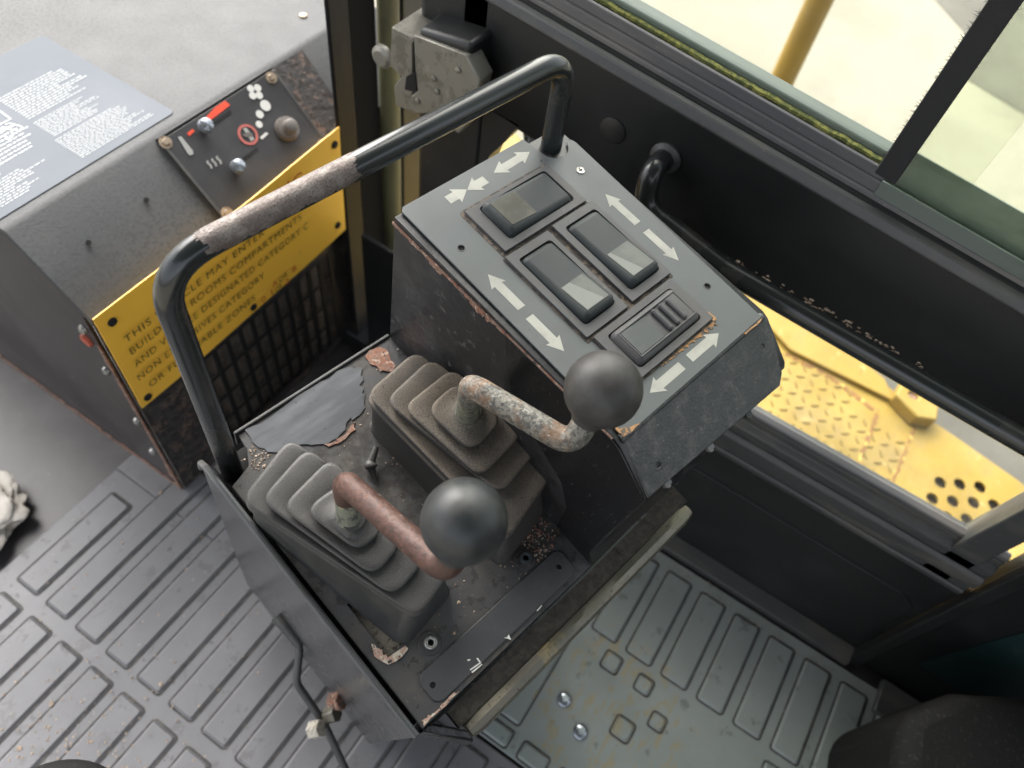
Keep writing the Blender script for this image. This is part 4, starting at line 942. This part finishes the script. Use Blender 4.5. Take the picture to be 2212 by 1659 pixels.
# ---- rocker switches
def rocker(name_lab, bez, x0, y0, x1, y1, axis, lens_m, style='lens', flip=False, bezm=M_bezel, crack=False):
    """bez: bezel rectangle; rocker rectangle; axis: long axis 0=x 1=y; lens sits at the low end of the axis unless flip"""
    e_ = bpy.data.objects.new('rocker_switch', None); e_.empty_display_size = .01
    sc.collection.objects.link(e_); e_.parent = fp_; e_['label'] = name_lab
    ca, cb = (x0 + x1) / 2, (y0 + y1) / 2
    e_.location = (ca, cb, .0018)
    lx, ly = (x1 - x0), (y1 - y0)
    L_ = (lx if axis == 0 else ly); W_ = (ly if axis == 0 else lx)
    def m_(s, t, h):   # s along the axis from lens end (0..L), t across (-W/2..W/2)
        a = (s - L_ / 2) * (-1 if flip else 1)
        return (a, t, h) if axis == 0 else (-t, a, h)
    bx0, by0, bx1, by1 = bez[0] - ca, bez[1] - cb, bez[2] - ca, bez[3] - cb
    cl = .0009
    hole = rrect(-lx / 2 - cl, -ly / 2 - cl, lx / 2 + cl, ly / 2 + cl, .0028, 3)
    g = MB(); g.prism(rrect(bx0, by0, bx1, by1, .0008, 2), .0001, .0026, [hole]); g.build('bezel', bezm, e_, .0005)
    g = MB(); g.prism(hole, .0, .0004); g.build('well', M_black, e_)
    n_ = 26; rings = []
    if style == 'lens':
        def H(u):  # height of the top along the rocker
            if u < .46: return .0092 - .0034 * (u / .46)
            return .0058 - .0012 * ((u - .46) / .54)
    else:
        def H(u): return .0062 + .0006 * math.cos(u * PI * 2)
    for k in range(n_ + 1):
        u = k / n_; h = H(u)
        ins = 0
        s = u * L_
        endr = .0038
        de = min(s, L_ - s)
        if de < endr: h -= (endr - math.sqrt(max(0, endr ** 2 - (endr - de) ** 2))) * .85
        r_ = .0027; W2 = W_ / 2 - (.0012 * (1 - de / endr) ** 2 if de < endr else 0)
        pr = [(-W2, .0005), (-W2, h - r_ * 1.25), (-W2 + r_ * .35, h - r_ * .55), (-W2 + r_ * 1.05, h - r_ * .08), (-W2 + r_ * 1.7, h), (W2 - r_ * 1.7, h), (W2 - r_ * 1.05, h - r_ * .08), (W2 - r_ * .35, h - r_ * .55), (W2, h - r_ * 1.25), (W2, .0005)]
        rings.append([m_(s, t, hh) for t, hh in pr])
    g = MB(); g.loft(rings); rk = g.build('rocker', M_rock if style == 'lens' else M_bezel, e_, 0, ang=60)
    def top_patch(s0, s1, t0, t1, dh, m, nm, shape=None, par=e_):
        g = MB(); k = 8
        a = []
        for i in range(k + 1):
            s = s0 + (s1 - s0) * i / k; hh = H(s / L_) + dh
            tt0, tt1 = (t0, t1) if shape is None else shape(i / k)
            a.append([m_(s, tt0, hh), m_(s, tt1, hh), m_(s, tt1, hh - .0012), m_(s, tt0, hh - .0012)])
        g.loft(a); return g.build(nm, m, par, .0002)
    W2 = W_ / 2
    if style == 'lens':
        top_patch(.0042, L_ * .455, -W2 + .0040, W2 - .0040, .00035, lens_m, 'lens')
        if crack:
            c0, c1 = crack
            top_patch(.0046, L_ * .450, 0, 0, .00045, M_lens2, 'lens_flake', shape=lambda t: (-W2 + .0044 + (W_ - .0088) * (c0 + (c1 - c0) * t), W2 - .0044) if c0 <= 1 else None)
    else:
        # raised frame, flat lens and three grip ribs
        fr_o = [m_(a, b, 0)[:2] for a, b in ((.0030, -W2 + .0030), (L_ - .0030, -W2 + .0030), (L_ - .0030, W2 - .0030), (.0030, W2 - .0030))]
        fr_i = [m_(a, b, 0)[:2] for a, b in ((.0042, -W2 + .0042), (L_ - .0042, -W2 + .0042), (L_ - .0042, W2 - .0042), (.0042, W2 - .0042))]
        g = MB(); g.prism(fr_o, .0055, .0072, [fr_i]); g.build('rocker_rim', M_bezel, e_, .0004)
        top_patch(.0046, L_ * .46, -W2 + .0046, W2 - .0046, .0004, lens_m, 'lens')
        for k in range(3):
            s = L_ * (.57 + .115 * k)
            g = MB(); g.tube([m_(s, -W2 + .0050, .0066), m_(s, -W2 + .0060, .0070), m_(s, 0, .0070), m_(s, W2 - .0060, .0070), m_(s, W2 - .0050, .0066)], [.0009, .0020, .0020, .0020, .0009], 10); g.build('grip_rib', M_bezel, e_)
    return e_
rocker('rocker switch at the top of the plate, dark olive lens', (.0393, .1420, .1203, .1835), .0500, .1485, .1132, .1792, 0, M_lensd)
rocker('right hand rocker switch with cracked milky lens', (.0820, .0614, .1240, .1398), .0890, .0690, .1190, .1322, 1, M_lens, crack=(.50, .86))
rocker('middle left rocker switch with bright split lens', (.0356, .0605, .0765, .1385), .0424, .0686, .0714, .1310, 1, M_lens, crack=(.18, .62))
rocker('ribbed rocker switch nearest the front flap, slate lens', (.0395, .0182, .1198, .0585), .0480, .0242, .1120, .0525, 0, M_lensg, style='rib')

# front flap of the box: crackled metal bent down from the plate
FB = DECK.wld((.170, .0540 - .0022, .1577 - .0004)); FE = DECK.wld((.170, .0161, .1368)); fd = nrm(FB - FE)
FLAP = Frame(FB, XC, fd, np.cross(XC, fd)); INVF = DECK.mat().inverted() @ FLAP.mat()
fl = [(.0008, -.0425), (.1440, -.0505), (.1510, -.0440), (.1585, -.0100), (.1560, -.0010), (.0035, -.0005)]
g = MB(); g.prism(fl, -.0012, .0010, [circ(.0192, -.0300, .0018, 12), circ(.1430, -.0180, .0018, 12)]); fo = g.build('front_flap', M_crinkle, cs, .0012, 3); fo.matrix_local = INVF
g = MB(); g.tube([(.003, .0000, -.0016), (.07, .0, -.0016), (.155, -.0005, -.0016)], .0034, 14); o = g.build('bend_edge', M_crinkle, cs); o.matrix_local = INVF
for hx_, hy_ in ((.0192, -.0300), (.1430, -.0180)):
    g = MB(); g.cyl((hx_, hy_, -.0022), (0, 0, 1), .002, .002, .0012, 12); g.build('screw_hole', M_black, fo)
for k, (x, y) in enumerate(((.0180, -.0445), (.0620, -.0475), (.1050, -.0500))):
    g = MB(); g.box((x, y - .003, -.004), (x + .006, y + .001, -.001)); g.box((x + .0015, y - .0045, -.0035), (x + .0045, y - .002, -.0012)); o = g.build('spring_clip', M_clip if k < 2 else M_dark, cs, .0004); o.matrix_local = INVF
cp_ = DECK.at(1353, 1131, -.0235)
g = MB(); g.box((cp_[0] - .003, cp_[1] - .002, -.0164), (cp_[0] + .003, cp_[1] + .002, -.012)); g.cyl((cp_[0], cp_[1], -.012), (0, 0, 1), .002, .0016, .002, 12); g.build('tray_clip', M_clip, cs, .0004)

# ---- guard rail
iM = DECK
b0 = CON.loc(DECK.wld((.0085, .2325, -.03)))
def c2d(p): return tuple(DECK.loc(CON.wld(p)))
base = CON.loc(DECK.wld((.0095, .2330, -.035)))
nq = CON.loc(PAN.wld((.1395, .1945, -.02)))
hL = CON.loc(DECK.wld((.0095, .2330, 0)))[2]
hR = CON.loc(PAN.wld((.1395, .1945, 0)))[2]
railp = [base, np.array([base[0] + .0055, base[1] + .001, hL + .198]), np.array([nq[0] + .003, nq[1] + .003, hR + .072]), nq]
path = fillet([c2d(p) for p in railp], {1: .036, 2: .024}, 10)
path = dens(path, .006)
g = MB(); g.tube(path, .0080, 28); gr = g.build('guard_rail', M_tube, cs, ang=60)
# bare worn sleeve where hands have rubbed the paint away: part of the tube skin 0.2 mm proud
def skin(path, r, i0, i1, amp, m, name, seed, cover=1.0, cen=0.0):
    rr = random.Random(seed); P = [Vector(p) for p in path]; n_ = 56; g = MB()
    a = (P[1] - P[0]).normalized().orthogonal().normalized(); rings = {}
    sub = []
    for i in range(i0 - 2, i1 + 3):
        for k in range(4): sub.append(P[i].lerp(P[i + 1], k / 4))
    a = (sub[1] - sub[0]).normalized(); nn = Vector((0, 0, 1)); R_ = []
    wob = [rr.uniform(-1, 1) for _ in range(400)]
    for i, p in enumerate(sub):
        tn = (sub[min(i + 1, len(sub) - 1)] - sub[max(i - 1, 0)]).normalized()
        u = (nn - tn * nn.dot(tn)).normalized(); v = tn.cross(u)
        R_.append([g.bm.verts.new(p + (u * math.cos(2 * PI * k / n_) + v * math.sin(2 * PI * k / n_)) * r) for k in range(n_)])
    def nz(x): i = int(x); f = x - i; return wob[i % 400] * (1 - f) + wob[(i + 1) % 400] * f
    for i in range(len(sub) - 1):
        for k in range(n_):
            th = (k + .5) / n_ * 2 * PI - cen; th = (th + PI) % (2 * PI) - PI
            e0_ = 8 + amp * nz(th * 2.2 + 50) * 4 + nz(k * 1.1) * 1.2; e1_ = len(sub) - 8 + amp * nz(th * 2 + 120) * 4 + nz(k * 1.3 + 77) * 1.2
            lim = PI * cover + .28 * nz(i * .33 + 200) + .12 * nz(i * 1.3 + (300 if th > 0 else 340))
            if e0_ < i < e1_ and abs(th) < lim:
                g.bm.faces.new((R_[i][k], R_[i][(k + 1) % n_], R_[i + 1][(k + 1) % n_], R_[i + 1][k]))
    bmesh.ops.delete(g.bm, geom=[v for v in g.bm.verts if not v.link_faces], context='VERTS')
    return g.build(name, m, gr, ang=70)
cum = [0]
for a_, b_ in zip(path[:-1], path[1:]): cum.append(cum[-1] + (b_ - a_).length)
def idx_at(px, py):
    best, bi = 1e9, 0
    for i, p in enumerate(path):
        wv = DECK.wld(tuple(p)); q = RR.T @ (wv - CAM_P); x = CX + FPX * q[0] / q[2]; y = CY + FPX * q[1] / q[2]
        d = (x - px) ** 2 + (y - py) ** 2
        if d < best: best, bi = d, i
    return bi
ia, ib = idx_at(445, 525), idx_at(745, 375)
skin(path, .00815, min(ia, ib), max(ia, ib), 1.0, M_worn, 'worn_patch', 4, cover=.62, cen=-.25)
g = MB(); g.prism(rrect(.118, .180, .162, .222, .004), -.03, -.024); o = onpan(g.build('rail_recess', M_black, cs))

# grit and crumbs on the deck
g = MB(); rr = random.Random(17)
for i in range(420):
    x = rr.uniform(.03, .168); y = rr.uniform(.028, .24)
    if rr.random() < .55: x = rr.gauss(.150, .012); y = rr.gauss(.045, .014)
    if rr.random() < .18: x = rr.gauss(.026, .005); y = rr.gauss(.222, .006)
    if not (.003 < x < .169 and .0285 < y < .245): continue
    g.ball((x, y, .0004), rr.uniform(.0003, .0009) * (1.8 if rr.random() < .06 else 1), 1, .7, i, (1.2, 1, .5))
g.build('grit', M_grit, cs)['kind'] = 'stuff'
g = MB(); rr = random.Random(19)
for i in range(70):
    x = rr.gauss(.152, .010); y = rr.gauss(.050, .014)
    if not (.120 < x < .1685 and .029 < y < .1): continue
    a = rr.uniform(0, PI); l_ = rr.uniform(.001, .0035)
    g.tube([(x, y, .0012), (x + math.cos(a) * l_, y + math.sin(a) * l_, .0014), (x + math.cos(a + .3) * l_ * 2, y + math.sin(a + .3) * l_ * 2, .0013)], rr.uniform(.00012, .0004), 5)
g.build('dry_stalks', M_petal, cs)['kind'] = 'stuff'
# leaf-like strip of rubber lying between the boots
g = MB(); q0 = DK(812, 970, .006); q1 = DK(800, 1005, .006); q2 = DK(812, 1040, .003)
g.tube(fillet([(*q0, .012), (*q1, .006), (*q2, .002)], .01, 5), [.002, .003, .0045, .005, .005, .0045, .003, .001][:8], 10); g.build('rubber_tail', M_rubber, cs)

# ================================================================== LEVERS
def quad_ring(q4, h, rad, k=6, inset=0.0):
    """rounded quad: q4 corners in deck xy (ordered), returned as ring of 4*(k+1) points"""
    P = [Vector((a, b, 0)) for a, b in q4]; c = sum(P, Vector()) / 4
    P = [p + (c - p).normalized() * (inset - .0014) for p in P]
    out = []
    for i in range(4):
        p = P[i]; a = (P[i - 1] - p); b = (P[(i + 1) % 4] - p)
        r = min(rad, a.length * .45, b.length * .45); a.normalize(); b.normalize()
        p0 = p + a * r; p2 = p + b * r
        for j in range(k + 1):
            t = j / k; v = p0 * (1 - t) ** 2 + p * 2 * t * (1 - t) + p2 * t ** 2
            out.append((v.x, v.y, h))
    return out
def boot(root, base_h, tiers, m, seed, stemxy, topr):
    """tiers: list of (four photo corners L,T,R,B, height, edge radius)"""
    g = MB(); rings = []; base = tiers[0]; tiers = tiers[1:]
    qb = [DK(*c, 0) for c in base[0]]
    rings.append(quad_ring(qb, .0002, base[2], inset=-.001)); rings.append(quad_ring(qb, .004, base[2], inset=.0005))
    for n_, (cor, h, rad) in enumerate(tiers):
        q = [DK(*c, h) for c in cor]
        if n_ == 0:
            for dh, ins in ((-.0150, .0010), (-.0140, -.0010), (-.0125, -.0018), (-.0105, -.0012), (-.0095, .0010), (-.0065, .0026)):
                rings.append(quad_ring(q, h + dh, rad, inset=ins))
        for dh, ins in ((-.0042, .0024), (-.0036, .0002), (-.0030, -.0004), (-.0018, -.0006), (-.0008, .0001), (-.0002, .0012), (0, .0026), (0, .0050)):
            rings.append(quad_ring(q, h + dh, rad, inset=ins))
        if n_ < len(tiers) - 1:
            qn = [DK(*c, tiers[n_ + 1][1]) for c in tiers[n_ + 1][0]]; rn = tiers[n_ + 1][2]
            rings.append(quad_ring(qn, h + .0000, rn, inset=.0004)); rings.append(quad_ring(qn, h - .0006, rn, inset=.0016)); rings.append(quad_ring(qn, h + .0006, rn, inset=.0026))
    q = [DK(*c, tiers[-1][1]) for c in tiers[-1][0]]; h = tiers[-1][1]; n_ = len(rings[0])
    cx_, cy_ = stemxy
    def cr(r, h_):
        ref = rings[-1]; out = []
        for i, p in enumerate(quad_ring(q, h_, tiers[-1][2])):
            a = math.atan2(p[1] - cy_, p[0] - cx_); out.append((cx_ + r * math.cos(a), cy_ + r * math.sin(a), h_))
        return out
    rings.append(cr(topr * 1.6, h + .0008)); rings.append(cr(topr * 1.25, h + .0030)); rings.append(cr(topr * 1.18, h + .0052)); rings.append(cr(topr * 1.0, h + .0055))
    g.loft(rings, True, True)
    o = g.build('rubber_boot', m, root, 0, ang=62)
    return o

def px_of(l):
    q = RR.T @ (DECK.wld(l) - CAM_P); return (CX + FPX * q[0] / q[2], CY + FPX * q[1] / q[2], q[2])

def lever(label, tiers, mboot, stem_px, bends, knob_px, knob_depth, mrod, mstem, mknob, seed, stem_r=.0080):
    root = thing('control_lever', DECK, label, 'lever', 'ball topped control levers')
    h = tiers[-1][1]; sxy = DK(*stem_px, h)
    boot(root, 0, tiers, mboot, seed, sxy, stem_r * .98)
    b1 = DECK.near(*bends[0]); kn = DECK.near(*knob_px, knob_depth)
    b2 = DECK.near(*bends[1])
    s0 = np.array([sxy[0], sxy[1], h - .004])
    p = fillet([tuple(s0), tuple(b1), tuple(b2), tuple(kn)], {1: .0100, 2: .0125}, 8)
    p = dens(p, .003)
    d = nrm(b1 - s0)
    split = s0 + d * (np.linalg.norm(b1 - s0) * .62)
    g = MB(); g.tube(p, .0078, 24); rod = g.build('rod', mrod, root, ang=60)
    g = MB(); g.tube([tuple(s0), tuple(s0 + d * .003), tuple(s0 + d * .012), tuple(split)], [.0094, .0092, .0082, .00795], 24); g.build('stem', mstem, root, ang=60)
    g = MB(); g.uvball(kn, .0225, tuple(nrm(kn - b2))); g.build('knob', mknob, root, ang=180)
    g = MB(); k0 = kn - nrm(kn - b2) * .0235; g.tube([tuple(k0), tuple(k0 + nrm(kn - b2) * .003), tuple(k0 + nrm(kn - b2) * .006)], [.0086, .0100, .0105], 24); g.build('knob_collar', mknob, root)
    return root
tn = [([(540, 1122), (645, 1015), (976, 1272), (869, 1397)], 0, .012), ([(525, 1081), (629, 947), (973, 1229), (900, 1330)], .042, .0115), ([(566, 1081), (668, 967), (916, 1206), (848, 1284)], .0500, .0115),
      ([(612, 1096), (717, 990), (868, 1165), (806, 1240)], .0578, .0115), ([(661, 1102), (742, 1044), (828, 1137), (774, 1186)], .0652, .0120)]
tf = [([(792, 922), (900, 845), (1180, 1092), (1078, 1225)], 0, .012), ([(795, 852), (902, 759), (1192, 1018), (1096, 1160)], .042, .0115), ([(836, 866), (934, 775), (1162, 963), (1080, 1062)], .0500, .0115),
      ([(875, 880), (980, 797), (1128, 933), (1037, 1026)], .0578, .0115), ([(926, 884), (990, 827), (1084, 903), (1018, 971)], .0652, .0120)]
lever('control lever with rust brown rod and glossy black ball, nearer the bottom of the photo', tn, M_rubber, (757, 1122), [(744, 1040, .448), (968, 1238, .392)], (1003, 1126), .380, M_rodr, M_stem, M_knob, 1)
lever('control lever with pitted grey and orange rod and matt black ball, beside the switch box', tf, M_rubberd, (1010, 893), [(1018, 832, .455), (1236, 962, .438)], (1303, 842), .421, M_rodg, M_stem, M_knobm, 2)

g = MB(); rr = random.Random(41)
for i in range(420):
    if i % 3: x, y = rr.gauss(-.33, .06), rr.gauss(-.16, .05)
    else: x, y = rr.uniform(-.45, .10), rr.uniform(-.45, .15)
    if not (-.78 < x < .08 and -.28 < y < .098): continue
    g.ball((x, y, .0078), rr.uniform(.0005, .0016) * (2 if rr.random() < .05 else 1), 1, .7, i, (1.2, 1, .5))
for i in range(220):
    x, y = rr.uniform(.0, .33), rr.uniform(-1.0, -.45)
    if i % 2: x = rr.gauss(.325, .008)
    if x > .333: continue
    g.ball((x, y, .0078), rr.uniform(.0005, .0014), 1, .7, i, (1.2, 1, .5))
o = g.build('floor_grit', M_grit); tag(o, 'pale grit and crumbs scattered over the rubber mats', 'grit', kind='stuff')
# ================================================================== SMALL THINGS ROUND THE FLOOR
# linkage hanging by the side sheet
lr = thing('linkage_rod', CAB, 'thin bent linkage rod with clamp bolts, hanging beside the console at the bottom', 'linkage')
pts = [DECK.wld((-.007, .182, -.30))]
def near_pt(px, py, d): return CAB.near(px, py, d)
r0 = near_pt(598, 1330, .80); r1 = near_pt(648, 1395, .80); r2 = near_pt(640, 1475, .80); r3 = near_pt(700, 1562, .82); r4 = near_pt(755, 1680, .84)
g = MB(); g.tube(fillet([tuple(r0), tuple(r1), tuple(r2), tuple(r3), tuple(r4)], .02, 6), .0042, 12); g.build('rod', M_edge, lr)
g = MB(); a = Vector(r0); b = Vector(r1); g.tube([a, a.lerp(b, .2), a.lerp(b, .9), b], [.0075, .0065, .0055, .004], 12); g.build('rod_eye', M_edge, lr)
for px, py, d, m, s_ in ((672, 1578, .81, M_pale, .010), (706, 1545, .82, M_rail, .010), (716, 1518, .825, M_rust, .011)):
    c = near_pt(px, py, d); g = MB(); g.cyl(tuple(c), (.5, -.6, .5), s_, s_, .014, 6); g.build('clamp_bolt', m, lr, .001)
# crumpled cloth at the left edge
g = MB(); c = CAB.at(0, 1055, .03)
bmesh.ops.create_icosphere(g.bm, subdivisions=5, radius=1)
from mathutils import noise as mn
for v in g.bm.verts:
    n_ = v.co.copy(); f = 1 + .30 * mn.noise(n_ * 1.9) + .16 * abs(mn.noise(n_ * 3.6)) + .05 * abs(mn.noise(n_ * 8))
    v.co = Vector((c[0] - .045 + n_.x * .062 * f, c[1] + .0 + n_.y * .055 * f, .018 + n_.z * .018 * f))
o = g.build('crumpled_cloth', M_cloth); tag(o, 'crumpled dirty white cloth lying on the bare floor at the left edge', 'cloth')
# rubber hose edging the cloth
# black rounded cushion edge at the bottom-left corner
c = CAB.near(105, 1835, .55)
g = MB(); g.uvball((0, 0, 0), 1)
for v in g.bm.verts: v.co = Vector((v.co.x * .060 + c[0], v.co.y * .060 + c[1], v.co.z * .03 + c[2]))
ar = thing('armrest', CAB, 'black rounded armrest pad whose edge shows at the bottom left corner', 'armrest')
g.build('pad', M_vinyl, ar)
g = MB(); g.tube([(c[0] - .01, c[1] - .02, .004), (c[0] - .01, c[1] - .02, .3), (c[0] - .01, c[1] - .02, c[2] - .01)], .014, 16); g.build('post', M_edge, ar)
# seat at the lower right
se = thing('seat', CAB, 'black vinyl seat whose corner shows at the lower right', 'seat')
q = CAB.at(1905, 1625, .24); q2 = CAB.at(2000, 1530, .24)
g = MB(); g.prism([tuple(CAB.at(*c, .24)[:2]) for c in ((1925, 1800), (1950, 1545), (2070, 1492), (2300, 1508), (2400, 1800))], .06, .24); g.build('seat_cushion', M_vinyl, se, .02, 4)
g = MB(); g.prism([tuple(CAB.at(*c, .2)[:2]) for c in ((1945, 1850), (1970, 1570), (2080, 1520), (2300, 1540), (2400, 1850))], .01, .055); g.build('seat_base', M_dark, se, .004)
# rear wall beyond the door
rw = thing('rear_cab_wall', CAB, 'black rear cab wall and post at the right edge below the door', 'wall')
g = MB(); g.box((.362, -1.60, -.05), (.38, -.931, .60)); g.build('wall_sheet', M_dark, rw)
g = MB(); g.prism([tuple(CAB.at(*c, .36, 0)[1:]) for c in ((1983, 1434), (2260, 1352), (2260, 1520), (2067, 1492))], 0, .0015, fn=lambda y, z, t: (.3615 - t, y, z)); g.build('teal_patch', M_teal, rw)
g = MB(); g.box((.30, -1.10, .0), (.352, -.98, .012)); g.build('floor_rail', M_edge, rw, .003)
g = MB(); g.box((-1.10, -1.80, 0), (.36, -1.74, 1.25)); g.build('wall_sheet', M_dark, rw)  # unseen back wall, added to keep bright sky out of glossy reflections
rf = thing('shade_roof', CAB, 'unseen dark cab roof, added over the console to shade it', 'roof')
g = MB(); g.box((-1.10, -1.80, 1.70), (.44, .50, 1.75)); g.build('shade_sheet', M_roof, rf)  # unseen roof, added to shade the cab and darken its reflections
